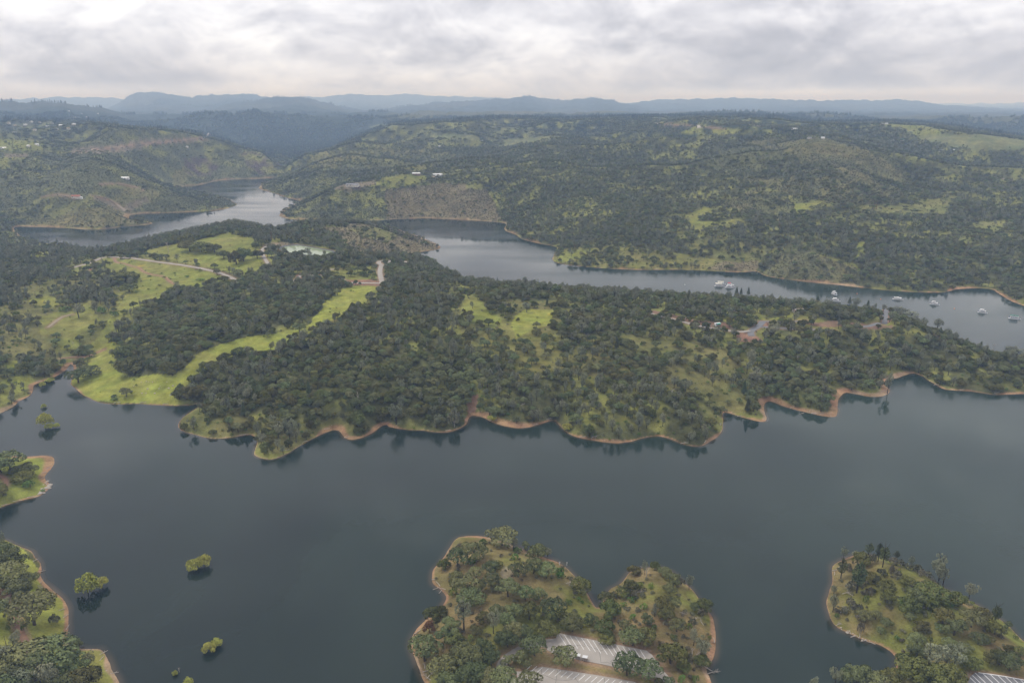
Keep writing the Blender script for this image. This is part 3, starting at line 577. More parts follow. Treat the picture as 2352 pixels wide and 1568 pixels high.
# ------------------------------------------------------------------ helpers for things
def mesh_np(name, verts, faces, mats, smooth=False, mi=None, attr=None):
    """verts n x 3, faces n x 4 or n x 3 (one array) -> mesh"""
    me = bpy.data.meshes.new(name); verts = np.asarray(verts, np.float32); faces = np.asarray(faces, np.int32)
    k = faces.shape[1]
    me.vertices.add(len(verts)); me.vertices.foreach_set('co', verts.ravel())
    me.loops.add(faces.size); me.loops.foreach_set('vertex_index', faces.ravel())
    me.polygons.add(len(faces)); me.polygons.foreach_set('loop_start', np.arange(len(faces), dtype=np.int32) * k)
    for m in (mats if isinstance(mats, (list, tuple)) else [mats]): me.materials.append(m)
    if mi is not None: me.polygons.foreach_set('material_index', np.asarray(mi, np.int32))
    me.update(calc_edges=True)
    me.polygons.foreach_set('use_smooth', np.full(len(faces), smooth))
    return me
def link(name, me, parent=None, loc=None, rot=None):
    o = bpy.data.objects.new(name, me); COL.objects.link(o)
    if parent is not None: o.parent = parent
    if loc is not None: o.location = loc
    if rot is not None: o.rotation_euler = rot
    return o
def tag(o, label=None, cat=None, group=None, kind=None):
    if label: o['label'] = label
    if cat: o['category'] = cat
    if group: o['group'] = group
    if kind: o['kind'] = kind
    return o
class MB:
    """collects quads for one mesh"""
    def __init__(s): s.v = []; s.f = []; s.m = []
    def quad(s, p, m=0):
        k = len(s.v); s.v += [tuple(q) for q in p]; s.f.append((k, k + 1, k + 2, k + 3)); s.m.append(m)
    def box(s, c, size, m=0, rz=0, taper=1.0, shift=(0, 0)):
        x, y, z = size[0] / 2, size[1] / 2, size[2] / 2; k = len(s.v); co, si = math.cos(rz), math.sin(rz)
        for sz in (-1, 1):
            t = taper if sz > 0 else 1; ox, oy = shift if sz > 0 else (0, 0)
            for sx, sy in ((-1, -1), (1, -1), (1, 1), (-1, 1)):
                a, b = sx * x * t + ox, sy * y * t + oy
                s.v.append((c[0] + a * co - b * si, c[1] + a * si + b * co, c[2] + sz * z))
        for q in ((3, 2, 1, 0), (4, 5, 6, 7), (0, 1, 5, 4), (1, 2, 6, 5), (2, 3, 7, 6), (3, 0, 4, 7)): s.f.append(tuple(k + i for i in q)); s.m.append(m)
    def tube(s, pts, rad, n=6, m=0):
        pts = [Vector(p) for p in pts]; k0 = len(s.v)
        for i, p in enumerate(pts):
            d = (pts[min(i + 1, len(pts) - 1)] - pts[max(i - 1, 0)]).normalized()
            a = d.orthogonal().normalized(); b = d.cross(a); r = rad[i]
            if i and False: pass
            for j in range(n):
                t = 2 * math.pi * j / n; s.v.append(tuple(p + (a * math.cos(t) + b * math.sin(t)) * r))
        for i in range(len(pts) - 1):
            for j in range(n):
                a0 = k0 + i * n + j; a1 = k0 + i * n + (j + 1) % n
                s.f.append((a0, a1, a1 + n, a0 + n)); s.m.append(m)
    def build(s, name, mats, parent=None, smooth=False):
        return link(name, s.mesh(name, mats, smooth), parent)
    def mesh(s, name, mats, smooth=False):
        return mesh_np(name, s.v, s.f, mats, smooth, s.m)

# ------------------------------------------------------------------ ground and water meshes
def grid_mesh(name, Z, keep, material, attrs):
    idx = np.full(GX.shape, -1, np.int64)
    fk = keep[:-1, :-1] | keep[1:, :-1] | keep[:-1, 1:] | keep[1:, 1:]
    jj, ii = np.nonzero(fk)
    used = np.zeros(GX.shape, bool)
    for dj in (0, 1):
        for di in (0, 1): used[jj + dj, ii + di] = True
    idx[used] = np.arange(used.sum())
    V = np.stack([GX[used], GY[used], Z[used]], 1)
    Fc = np.stack([idx[jj, ii], idx[jj, ii + 1], idx[jj + 1, ii + 1], idx[jj + 1, ii]], 1)
    me = mesh_np(name, V, Fc, material, True)
    for an, tp, val in attrs:
        a = me.attributes.new(an, tp, 'POINT')
        if tp == 'FLOAT_COLOR': a.data.foreach_set('color', np.c_[val[used], np.ones(used.sum())].astype(np.float32).ravel())
        else: a.data.foreach_set('value', val[used].astype(np.float32))
    return me
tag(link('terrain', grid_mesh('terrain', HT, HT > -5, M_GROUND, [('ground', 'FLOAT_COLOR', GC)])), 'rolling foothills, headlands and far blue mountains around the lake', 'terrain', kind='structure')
SHAL = (1 - sstep(0, 6, -SD)) ** 2 * .42 * (GR < 1400) + (1 - sstep(0, 4, -SD)) * .2
SHAL = np.clip(SHAL * (1 + .9 * fbm(GX, GY, 20, 3, 88)), 0, 1)
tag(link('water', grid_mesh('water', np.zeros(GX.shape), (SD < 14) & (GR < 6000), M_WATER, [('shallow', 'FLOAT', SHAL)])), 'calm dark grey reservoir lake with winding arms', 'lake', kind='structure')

# ------------------------------------------------------------------ camera, light, sky, air
cam = bpy.data.cameras.new('camera'); cam.sensor_width = 36; cam.lens = 36 * F / 2352; cam.clip_start = 1; cam.clip_end = 200000
co = bpy.data.objects.new('camera', cam); COL.objects.link(co); co.location = (0, 0, H); co.rotation_euler = (math.pi / 2 - PITCH, 0, 0)
SC.camera = co
SUN_EL, SUN_AZ = math.radians(58), math.radians(-60)       # high, ahead and to the left, behind thick cloud
sl = bpy.data.lights.new('sun', 'SUN'); sl.energy = 1.5; sl.angle = math.radians(10); sl.color = (1, .96, .9)
so = bpy.data.objects.new('sun', sl); COL.objects.link(so)
sd_ = Vector((math.sin(SUN_AZ) * math.cos(SUN_EL), math.cos(SUN_AZ) * math.cos(SUN_EL), math.sin(SUN_EL)))
so.rotation_euler = (-sd_).to_track_quat('-Z', 'Y').to_euler(); so.location = sd_ * 900
so['kind'] = 'structure'
W = bpy.data.worlds.new('World'); SC.world = W; W.use_nodes = True
nt = W.node_tree; bg = nt.nodes['Background']
STR = .1
def sky_nodes():
    sky = N(nt, 'ShaderNodeTexSky', sky_type='NISHITA', sun_disc=False); sky.sun_elevation = SUN_EL; sky.sun_rotation = SUN_AZ
    tc = N(nt, 'ShaderNodeTexCoord'); sx = N(nt, 'ShaderNodeSeparateXYZ'); nt.links.new(tc.outputs['Generated'], sx.inputs[0])
    def math_(op, a, b=None, c=None):
        n = N(nt, 'ShaderNodeMath', operation=op)
        for i, q in enumerate((a, b, c)):
            if q is None: continue
            if isinstance(q, (int, float)): n.inputs[i].default_value = q
            else: nt.links.new(q, n.inputs[i])
        return n.outputs[0]
    X, Y, Z = sx.outputs
    az = math_('ARCTAN2', X, Y); el = math_('ARCSINE', Z)
    pl = N(nt, 'ShaderNodeCombineXYZ'); nt.links.new(az, pl.inputs[0]); nt.links.new(el, pl.inputs[1])
    def nz(scale, det, ro, off, dist=0.0, asp=2.4):
        mp = N(nt, 'ShaderNodeMapping'); mp.inputs['Location'].default_value = off; mp.inputs['Scale'].default_value = (scale, scale * asp, 1); nt.links.new(pl.outputs[0], mp.inputs['Vector'])
        n = N(nt, 'ShaderNodeTexNoise', Scale=1.0, Detail=det, Roughness=ro, Distortion=dist); nt.links.new(mp.outputs[0], n.inputs['Vector']); return n.outputs['Fac']
    def ss(x, a, b):
        q = N(nt, 'ShaderNodeMapRange', interpolation_type='SMOOTHSTEP'); q.inputs['From Min'].default_value = a; q.inputs['From Max'].default_value = b; nt.links.new(x, q.inputs['Value']); return q.outputs[0]
    big = nz(3.2, 3.0, .5, (3.1, 7.7, 0), .2, 3.0); mid = nz(9.0, 6.0, .58, (11.3, 2.9, 0), .35, 2.0); fine = nz(26.0, 6.0, .6, (5.5, 1.2, 0), .4, 2.0)
    # darker undersides and brighter breaks of the cloud deck, each at its own bearing and height
    def blob(a, e, wa, we):
        p = math_('POWER', math_('DIVIDE', math_('SUBTRACT', az, a), wa), 2.0); q = math_('POWER', math_('DIVIDE', math_('SUBTRACT', el, e), we), 2.0)
        return math_('POWER', 2.718, math_('MULTIPLY', math_('ADD', p, q), -1.0))
    def at(u, v):
        a, e = az_el(u, v); return float(a), math.atan(float(e))
    dark = None
    for u, v, wu, wv, k in ((1950,130,420,60,.24),(2150,190,300,16,.12),(1750,170,260,22,.12),(1270,185,90,22,.17),(850,198,170,9,.10),(420,178,110,16,.22),(180,130,150,40,.09),(1500,198,200,12,.12),(1050,150,200,40,.06),(780,120,120,40,.06),(2300,170,160,34,.06)):
        a, e = at(u, v); b_ = math_('MULTIPLY', blob(a, e, wu / F, wv / F), k); dark = b_ if dark is None else math_('ADD', dark, b_)
    light = None
    for u, v, wu, wv, k in ((1750,215,220,8,.16),(2080,212,220,9,.22),(300,205,500,10,.06),(1200,40,180,60,.06),(560,70,90,50,.03),(100,20,500,50,.10),(2352,60,200,80,.04),(2240,178,60,12,.06)):
        a, e = at(u, v); b_ = math_('MULTIPLY', blob(a, e, wu / F, wv / F), k); light = b_ if light is None else math_('ADD', light, b_)
    t = math_('MULTIPLY_ADD', math_('SUBTRACT', big, .5), .45, .745)
    t = math_('ADD', t, math_('MULTIPLY', math_('SUBTRACT', mid, .5), .80))
    t = math_('ADD', t, math_('MULTIPLY', math_('SUBTRACT', fine, .5), .22))
    mid_up = nz(9.0, 6.0, .58, (11.3, 2.9 + 2.0 * 9.0 * .011, 0), .35, 2.0); big_up = nz(3.2, 4.0, .5, (3.1, 7.7 + 3.0 * 3.2 * .02, 0), .2, 3.0)
    t = math_('ADD', t, math_('MULTIPLY', math_('SUBTRACT', mid, mid_up), .5)); t = math_('ADD', t, math_('MULTIPLY', math_('SUBTRACT', big, big_up), .6))
    wob = math_('MULTIPLY_ADD', mid, 1.6, .2)
    t = math_('SUBTRACT', t, math_('MULTIPLY', dark, wob)); t = math_('ADD', t, math_('MULTIPLY', light, wob))
    low = ss(el, .03, -.012)                  # air thickens towards the horizon
    t = math_('ADD', math_('MULTIPLY', t, math_('SUBTRACT', 1.0, math_('MULTIPLY', low, .55))), math_('MULTIPLY', low, .55 * 1.0))
    cr = N(nt, 'ShaderNodeValToRGB'); el_ = cr.color_ramp.elements
    el_[0].position = .30; el_[0].color = (.36, .358, .395, 1); el_[1].position = 1.0; el_[1].color = (.95, .95, .975, 1)
    for p, c in ((.5, (.48, .477, .522, 1)), (.66, (.63, .626, .674, 1)), (.82, (.79, .786, .828, 1))):
        q = el_.new(p); q.color = c
    nt.links.new(t, cr.inputs[0])
    sc = N(nt, 'ShaderNodeVectorMath', operation='SCALE'); nt.links.new(math_('MULTIPLY_ADD', low, .12 / STR, math_('MULTIPLY_ADD', math_('MAXIMUM', Z, 0.0), .35 / STR, 1.0 / STR)), sc.inputs['Scale']); nt.links.new(cr.outputs[0], sc.inputs[0])
    mx = N(nt, 'ShaderNodeMix', data_type='RGBA'); mx.inputs['Factor'].default_value = .94
    nt.links.new(sky.outputs[0], mx.inputs[6]); tn = N(nt, 'ShaderNodeMix', data_type='RGBA', blend_type='MULTIPLY'); tn.inputs[7].default_value = (.76, .88, 1.10, 1)
    nt.links.new(low, tn.inputs['Factor']); nt.links.new(sc.outputs[0], tn.inputs[6]); nt.links.new(tn.outputs[2], mx.inputs[7])
    nt.links.new(mx.outputs[2], bg.inputs['Color']); bg.inputs['Strength'].default_value = STR
sky_nodes()

def haze_box():
    b = MB(); zmin, zmax = -11.0, float(HT.max()) + 30
    b.box((0, 22000, (zmin + zmax) / 2), (70000, 50000, zmax - zmin))
    m = bpy.data.materials.new('blue_air'); m.use_nodes = True; n_ = m.node_tree
    n_.nodes.remove(n_.nodes['Principled BSDF'])
    pv = N(n_, 'ShaderNodeVolumePrincipled'); pv.inputs['Color'].default_value = (.46, .665, 1, 1); pv.inputs['Density'].default_value = HAZE; pv.inputs['Absorption Color'].default_value = (1, 1, 1, 1); pv.inputs['Anisotropy'].default_value = 0.0
    n_.links.new(pv.outputs[0], n_.nodes['Material Output'].inputs['Volume'])
    o = b.build('haze', m); tag(o, 'pale blue air between the viewer and the far hills', 'haze', kind='stuff')
HAZE = 8.8e-5
haze_box()
SC.view_settings.view_transform = 'Standard'; SC.view_settings.look = 'None'; SC.view_settings.exposure = .27; SC.view_settings.gamma = 1; SC.view_settings.use_curve_mapping = False
SC.render.engine = 'CYCLES'
cy = SC.cycles; cy.max_bounces = 4; cy.diffuse_bounces = 1; cy.glossy_bounces = 2; cy.transmission_bounces = 2; cy.volume_bounces = 0; cy.transparent_max_bounces = 4
cy.use_denoising = True; cy.caustics_reflective = False; cy.caustics_refractive = False
# ------------------------------------------------------------------ plants: shapes
def leaf_cloud(rng, lobes, n, size, jit=.45, down=-.45, squash=.75):
    L = np.array(lobes, float); c, rad = L[:, :3], L[:, 3:6]
    area = (rad[:, 0] * rad[:, 1] + rad[:, 0] * rad[:, 2]); pick = rng.choice(len(L), n, p=area / area.sum())
    d = rng.normal(size=(n * 2, 3)); d /= np.linalg.norm(d, axis=1)[:, None]; d = d[d[:, 2] > down][:n]
    if len(d) < n: d = np.r_[d, d[:n - len(d)]]
    p = c[pick] + d * rad[pick] * rng.uniform(.78, 1.06, (n, 1))
    keep = np.ones(n, bool)
    for ci, ri in zip(c, rad): keep &= (((p - ci) / ri) ** 2).sum(1) > .50
    p, d = p[keep], d[keep]; n = len(p)
    nr = d + rng.normal(size=(n, 3)) * jit; nr /= np.linalg.norm(nr, axis=1)[:, None]
    t = np.cross(nr, rng.normal(size=(n, 3))); t /= np.linalg.norm(t, axis=1)[:, None]; b = np.cross(nr, t)
    s = rng.uniform(.7, 1.3, (n, 1)) * size
    q = np.stack([p - t * s - b * s * .3, p - b * s * squash + t * s * .2 + nr * s * .15, p + t * s + b * s * .25, p + b * s * squash - t * s * .15 - nr * s * .2], 1)
    return q.reshape(-1, 3), np.arange(n * 4).reshape(-1, 4)

def oak_lobes(rng, Hh, Rr, n, base=.42, rl=(.26, .42)):
    out = []
    for i in range(n):
        th = rng.uniform(0, 6.283); q = math.sqrt(rng.uniform(0, 1)) * .80
        if i < n // 2: th = 6.283 * i / (n // 2) + rng.uniform(-.3, .3); q = rng.uniform(.62, .85)
        r = Rr * rng.uniform(*rl); top = math.sqrt(max(0, 1 - q * q))
        z = Hh * (base + (1 - base) * (top * rng.uniform(.62, .98))) - r * .5
        out.append((math.cos(th) * q * Rr * rng.uniform(.8, 1.15), math.sin(th) * q * Rr, max(z, Hh * base * .8), r, r, r * rng.uniform(.7, .95)))
    out.append((0, 0, Hh * .62, Rr * .5, Rr * .5, Hh * .3))
    return out
def trunk_mesh(rng, Hh, Rr, rad, limbs, m, low=.5, lean=.06, name='trunk'):
    b = MB(); dx, dy = rng.normal(size=2) * lean * Hh
    b.tube([(0, 0, -1.2), (dx * .1, dy * .1, .3), (dx * .5, dy * .5, Hh * low * .6), (dx, dy, Hh * low)], [rad * 1.35, rad * 1.15, rad * .85, rad * .65], 6)
    for k in range(limbs):
        th = 6.283 * k / max(limbs, 1) + rng.uniform(-.4, .4); e = Rr * rng.uniform(.45, .75)
        z0 = Hh * low * rng.uniform(.7, 1.0)
        p0 = (dx * .8, dy * .8, z0); p1 = (dx + math.cos(th) * e * .5, dy + math.sin(th) * e * .5, z0 + Hh * .14); p2 = (dx + math.cos(th) * e, dy + math.sin(th) * e, z0 + Hh * rng.uniform(.22, .36))
        b.tube([p0, p1, p2], [rad * .5, rad * .33, rad * .12], 5)
    return b.mesh(name, m)
def bare_mesh(rng, Hh, Rr, rad, n, m, name='trunk'):
    b = MB(); dx, dy = rng.normal(size=2) * .08 * Hh
    b.tube([(0, 0, -1), (dx * .3, dy * .3, Hh * .35), (dx * .7, dy * .7, Hh * .7), (dx, dy, Hh)], [rad * 1.2, rad * .8, rad * .5, rad * .15], 6)
    for k in range(n):
        z0 = Hh * rng.uniform(.3, .85); th = rng.uniform(0, 6.283); e = Rr * rng.uniform(.5, 1.0)
        p0 = Vector((dx * z0 / Hh, dy * z0 / Hh, z0)); p1 = p0 + Vector((math.cos(th) * e * .5, math.sin(th) * e * .5, Hh * .12)); p2 = p0 + Vector((math.cos(th + .3) * e, math.sin(th + .3) * e, Hh * rng.uniform(.12, .3)))
        b.tube([p0, p1, p2], [rad * .45, rad * .28, rad * .08], 4)
        p3 = p1 + Vector((math.cos(th - .9) * e * .45, math.sin(th - .9) * e * .45, Hh * .1)); b.tube([p1, p3], [rad * .22, rad * .06], 4)
    return b.mesh(name, m)
def pine_lobes(rng, Hh, Rr, lead=2, n=15):
    out = []
    for l in range(lead):
        ox, oy = rng.normal(size=2) * Rr * (.32 if lead > 1 else .05); top = Hh * rng.uniform(.84, 1.0)
        for k in range(n // lead + 1):
            t = (k + .5) / (n // lead + 1); z = Hh * .36 + (top - Hh * .36) * t; w = Rr * (.62 * math.sin(math.pi * (.22 + .74 * t)) + .06)
            th = rng.uniform(0, 6.283); r = w * rng.uniform(.45, .72)
            out.append((ox * t * 1.5 + math.cos(th) * (w - r * .5), oy * t * 1.5 + math.sin(th) * (w - r * .5), z, r, r, r * 1.1))
    return out
def cone_cloud(rng, Hh, Rr, n, size):
    t = rng.uniform(0, 1, n) ** 1.3; tier = np.round(t * 13) / 13 + rng.normal(size=n) * .014
    z = Hh * (.16 + .84 * np.clip(tier, 0, 1)); w = Rr * (1 - np.clip(tier, 0, 1)) ** .8 + .12
    th = rng.uniform(0, 6.283, n); br = np.round(th / 6.283 * 9 + tier * 31) * 6.283 / 9 - tier * 31 * 6.283 / 9 + rng.normal(size=n) * .17
    q = rng.uniform(.25, 1.0, n) ** .6 * w * rng.uniform(.8, 1.1, n)
    p = np.stack([np.cos(br) * q, np.sin(br) * q, z - q * .22 + .1], 1)
    d = np.stack([np.cos(br), np.sin(br), np.full(n, -.3)], 1); s = rng.uniform(.7, 1.3, (n, 1)) * size
    sd_ = np.stack([-np.sin(br), np.cos(br), rng.normal(size=n) * .5], 1)
    Q = np.stack([p - d * s, p + sd_ * s * .7 + [0, 0, .12], p + d * s * .9, p - sd_ * s * .7 + [0, 0, .12]], 1)
    return Q.reshape(-1, 3), np.arange(n * 4).reshape(-1, 4)

def merge(parts):
    V, Fc, M_, ms, o = [], [], [], [], 0
    for k, (v, f, m) in enumerate(parts): V.append(v); Fc.append(f + o); M_.append(np.full(len(f), k)); ms.append(m); o += len(v)
    return np.concatenate(V), np.concatenate(Fc), ms, np.concatenate(M_)
def mesh_arrays(me):
    v = np.empty(len(me.vertices) * 3, np.float32); me.vertices.foreach_get('co', v)
    f = np.empty(len(me.loops), np.int32); me.loops.foreach_get('vertex_index', f); return v.reshape(-1, 3), f.reshape(-1, 4)

KIND = {}    # code -> height, radius, list of (trunk mesh, crown mesh)
def crown_mesh(name, vf, m): return mesh_np(name, vf[0], vf[1], m)
def make_kind(code, Hh, Rr, n, fn, tfn):
    KIND[code] = (Hh, Rr, [(tfn(np.random.default_rng(100 * ord(code) + k)), fn(np.random.default_rng(7 + 100 * ord(code) + k))) for k in range(n)])
make_kind('o', 9, 5, 9, lambda r: crown_mesh('crown', leaf_cloud(r, oak_lobes(r, 9, 5, int(r.integers(9, 21)), r.uniform(.2, .34), (.20, .46)), 2600, .31, .32), M_OAK), lambda r: trunk_mesh(r, 9, 5, .34, 5, M_BARK))
make_kind('l', 8, 5, 9, lambda r: crown_mesh('crown', leaf_cloud(r, oak_lobes(r, 8, 5, int(r.integers(10, 22)), r.uniform(.12, .24), (.20, .44)), 2700, .31, .30, -.7), M_LIVE), lambda r: trunk_mesh(r, 8, 5, .36, 4, M_BARK, .4))
make_kind('p', 16, 4.2, 5, lambda r: crown_mesh('crown', leaf_cloud(r, pine_lobes(r, 16, 4.2, int(r.integers(1, 4)), 17), 1900, .27, .7, -.8), M_PINE), lambda r: trunk_mesh(r, 16, 4.2, .30, 5, M_BARKD, .72, .03))
make_kind('c', 20, 4.0, 4, lambda r: crown_mesh('crown', cone_cloud(r, 20, 4.0, 1500, .55), M_CON), lambda r: trunk_mesh(r, 20, 4, .32, 0, M_BARKD, .95, .008))
make_kind('y', 18, 4.2, 4, lambda r: crown_mesh('crown', leaf_cloud(r, pine_lobes(r, 18, 4.2, 1, 20), 1500, .36, .7, -.9), M_CON), lambda r: trunk_mesh(r, 18, 4.2, .34, 5, M_BARKD, .8, .01))
make_kind('w', 6, 4.0, 4, lambda r: crown_mesh('crown', leaf_cloud(r, oak_lobes(r, 6, 4, 15, .10, (.26, .40)), 1300, .30, .7, -.8), M_WILLOW), lambda r: trunk_mesh(r, 6, 4, .2, 6, M_BARK, .35, .02))
def bush(r, m, n=330, h=2.2, R_=2.0, size=.22, k=6, down=-.2):
    lob = [(math.cos(a) * R_ * .5 * q, math.sin(a) * R_ * .5 * q, h * r.uniform(.3, .55), R_ * r.uniform(.35, .55), R_ * r.uniform(.35, .55), h * r.uniform(.35, .5)) for a, q in zip(r.uniform(0, 6.283, k), r.uniform(.2, 1.2, k))]
    return crown_mesh('foliage', leaf_cloud(r, lob, n, size, .6, down), m)
make_kind('s', 2.2, 2.0, 4, lambda r: bush(r, M_BUSH), lambda r: trunk_mesh(r, 2.2, 1.6, .07, 5, M_BARK, .3, .02, 'stem'))
make_kind('b', 1.8, 2.0, 4, lambda r: bush(r, M_BRUSH, 300, 1.8, 2.0, .22), lambda r: trunk_mesh(r, 1.8, 1.8, .06, 8, M_TWIG, .3, .02, 'stem'))
make_kind('r', 5, 3.0, 1, lambda r: crown_mesh('crown', leaf_cloud(r, oak_lobes(r, 5, 3, 10, .2), 800, .3, .6, -.8), M_RUST), lambda r: trunk_mesh(r, 5, 3, .2, 5, M_BARK))
KIND['d'] = (11, 3.2, [(bare_mesh(np.random.default_rng(500 + k), 11, 3.2, .26, 11, M_DEAD), None) for k in range(4)])
def fallen(r):
    b = MB(); L = 9.0
    b.tube([(-L / 2, 0, .35), (0, .3, .55), (L / 2, 0, .8)], [.28, .22, .06], 6)
    for k in range(14):
        x = r.uniform(-.2, .5) * L; s = 1 if r.random() < .5 else -1; e = r.uniform(1.2, 3.2)
        p0 = Vector((x, .1, .5)); p1 = p0 + Vector((e * .5, s * e * .5, r.uniform(.1, .9))); p2 = p0 + Vector((e, s * e * .9, r.uniform(-.3, 1.2)))
        b.tube([p0, p1, p2], [.10, .07, .025], 4); b.tube([p1, p1 + Vector((e * .3, -s * e * .2, .5))], [.05, .02], 4)
    return b.mesh('fallen_tree', M_DEAD)
FALLEN = [fallen(np.random.default_rng(900 + k)) for k in range(3)]
def logm(r):
    b = MB(); L = r.uniform(4, 7); b.tube([(-L / 2, 0, .15), (0, r.uniform(-.4, .4), .22), (L / 2, 0, .18)], [.24, .2, .1], 6)
    p = Vector((L * .15, 0, .2)); b.tube([p, p + Vector((.9, .8, .5))], [.1, .03], 4); return b.mesh('driftwood_log', M_DEAD)
LOGS = [logm(np.random.default_rng(950 + k)) for k in range(4)]
def rock(r):
    import bmesh
    bm = bmesh.new(); bmesh.ops.create_icosphere(bm, subdivisions=2, radius=1)
    for v in bm.verts: v.co *= 1 + .22 * float(noise(np.array([v.co.x * 1.7 + r.uniform(0, .01) + 5]), np.array([v.co.y * 1.7 + v.co.z * 2.3]), int(r.integers(0, 99)))[0]) ; v.co.z *= .6
    me = bpy.data.meshes.new('boulder'); bm.to_mesh(me); bm.free(); me.materials.append(M_ROCK); return me
ROCKS = [rock(np.random.default_rng(970 + k)) for k in range(4)]

NAMES = {'o': ('oak_tree', 'oak tree', 'grey-green oak'), 'l': ('live_oak', 'oak tree', 'dark olive oak'), 'p': ('grey_pine', 'pine tree', 'wispy grey pine'), 'c': ('conifer_tree', 'conifer', 'dark green conifer'), 'y': ('tall_pine', 'pine tree', 'dark olive pine'), 'w': ('willow_tree', 'willow', 'yellow-green willow'), 's': ('bush', 'bush', 'bright green bush'), 'b': ('brush_shrub', 'shrub', 'grey-brown shrub'), 'd': ('dead_tree', 'dead tree', 'bare pale dead tree'), 'r': ('rusty_tree', 'dead tree', 'rust-brown dead oak')}
LANDMARKS = [(1410,1495,'the upper parking lot'),(1340,1562,'the lower parking lot'),(1190,1510,'the curved access lane'),(1005,1335,'the parking headland west beach'),(1130,1245,'the parking headland north tip'),(1275,1295,'the parking headland north-east shore'),(1370,1395,'the narrow notch of water'),(1490,1310,'the tip of the round knoll'),(1635,1440,'the east shore of the round knoll'),(1490,1400,'the middle of the round knoll'),(1110,1370,'the parking headland middle'),(955,1480,'the parking headland south-west shore'),(1070,1520,'the parking headland low woods'),(1210,1340,'the parking headland trail'),(1590,1530,'the slope east of the lots'),
 (1935,1290,'the pine headland west tip'),(1905,1390,'the pine headland west shore'),(1990,1465,'the pine headland stony rim'),(2050,1300,'the pine headland brushy edge'),(2160,1350,'the pine headland north-east shore'),(2290,1425,'the pine headland far shore'),(2100,1400,'the pine headland bare crown'),(2270,1552,'the striped grey lot'),(2110,1510,'the inlet below the pine headland'),(1930,1565,'the small southern cove'),(2260,1480,'the pine headland grassy back'),(2010,1360,'the pine headland brush slope'),
 (40,1095,'the small grassy point'),(45,1400,'the red lakeside path'),(70,1290,'the upper lakeside bank'),(120,1540,'the lower lakeside bank'),(220,1530,'the brown beach corner'),
 (300,890,'the lakeside meadow'),(170,845,'the creek mouth'),(640,785,'the meadow tongue'),(800,700,'the yellow flower patch'),(360,630,'the winding footpath'),(480,575,'the hill meadow'),(380,603,'the park road'),(700,576,'the pond'),(882,604,'the turning circle'),(800,650,'the straight campground road'),(1230,735,'the round clearing'),(1647,745,'the parked trailer'),(1832,715,'the tan-roofed restroom'),(2000,742,'the ridge-end loop road'),(620,1040,'the west spit'),(440,985,'the cove beside the meadow'),(820,1003,'the pale beach spit'),(1000,985,'the brushy south shore'),(1090,955,'the brown gully'),(1190,980,'the pale central beach'),(1430,1010,'the long south shore'),(1600,1015,'the southernmost point'),(1665,955,'the narrow bay'),(1750,960,'the pointed spit'),(1900,950,'the square spit'),(2025,900,'the dark wooded spit'),(2105,862,'the east cove'),(2260,895,'the eastern shore'),(2290,815,'the ridge end above the channel'),(1200,655,'the skyline above the channel'),(1020,625,'the channel bend'),(520,515,'the hilltop above the far arm'),(110,700,'the pine slope'),(60,880,'the creek west bank'),(880,860,'the dense middle wood'),(500,720,'the big wood between meadows'),(750,900,'the western wood'),(1150,860,'the open middle slope'),(1450,820,'the grassy open woodland'),(1650,860,'the eastern open slope'),(1900,820,'the eastern wood'),(1950,740,'the campground lane'),(1450,700,'the upper ridge wood'),(220,655,'the long meadow'),(1850,600,'the opposite shore hill'),(1400,590,'the grassy opposite headland'),(900,545,'the round brush knoll'),(250,470,'the house promontory'),(700,470,'the opposite canyon bank'),(1050,480,'the opposite tan bluff'),(2050,560,'the far wooded shore'),(1300,500,'the far forest slope'),(2300,600,'the far east shore')]
LM = np.array([(a, b) for a, b, _ in LANDMARKS], float)
ORD = 'first second third fourth fifth sixth seventh eighth ninth tenth eleventh twelfth thirteenth fourteenth fifteenth sixteenth seventeenth eighteenth'.split()
def place_phrase(u, v):
    du = u - LM[:, 0]; dv = (v - LM[:, 1]) * 1.5; k = int(np.argmin(du * du + dv * dv)); du, dv = du[k], dv[k]
    d = math.hypot(du, dv)
    rel = 'at' if d < 14 else ('left of' if du < 0 else 'right of') if abs(du) > 1.2 * abs(dv) else ('behind' if dv < 0 else 'in front of')
    return rel + ' ' + LANDMARKS[k][2]
def desc(code, h, w):
    base = NAMES[code][2]; h0, r0, _ = KIND[code]
    size = 'big ' if h > h0 * 1.35 else 'small ' if h < h0 * .62 else ''
    shape = 'broad ' if w / h > 1.3 * (2 * r0 / h0) else 'slender ' if w / h < .72 * (2 * r0 / h0) else ''
    return (size + shape + base)
TREES = []     # dicts of individual plants, labelled at the end
def plant(code, x, y, z, h, w, rz=None, lab=None, proto=None, tilt=0):
    h0, r0, pr = KIND[code]; k = len(TREES) if proto is None else proto
    tm, cm = pr[k % len(pr)]
    nm = NAMES[code][0]
    root = bpy.data.objects.new(nm, None); COL.objects.link(root); root.empty_display_size = 1
    root.location = (x, y, z); root.rotation_euler = (tilt, 0, random.uniform(0, 6.283) if rz is None else rz); root.scale = (w / (2 * r0), w / (2 * r0), h / h0)
    link('stem' if code in 'sb' else 'trunk', tm, root)
    if cm is not None: link('foliage' if code in 'sb' else 'crown', cm, root)
    u, v = project(np.array(x), np.array(y), np.array(z))
    TREES.append(dict(o=root, code=code, u=float(u), v=float(v), h=h, w=w, lab=lab))
    return root
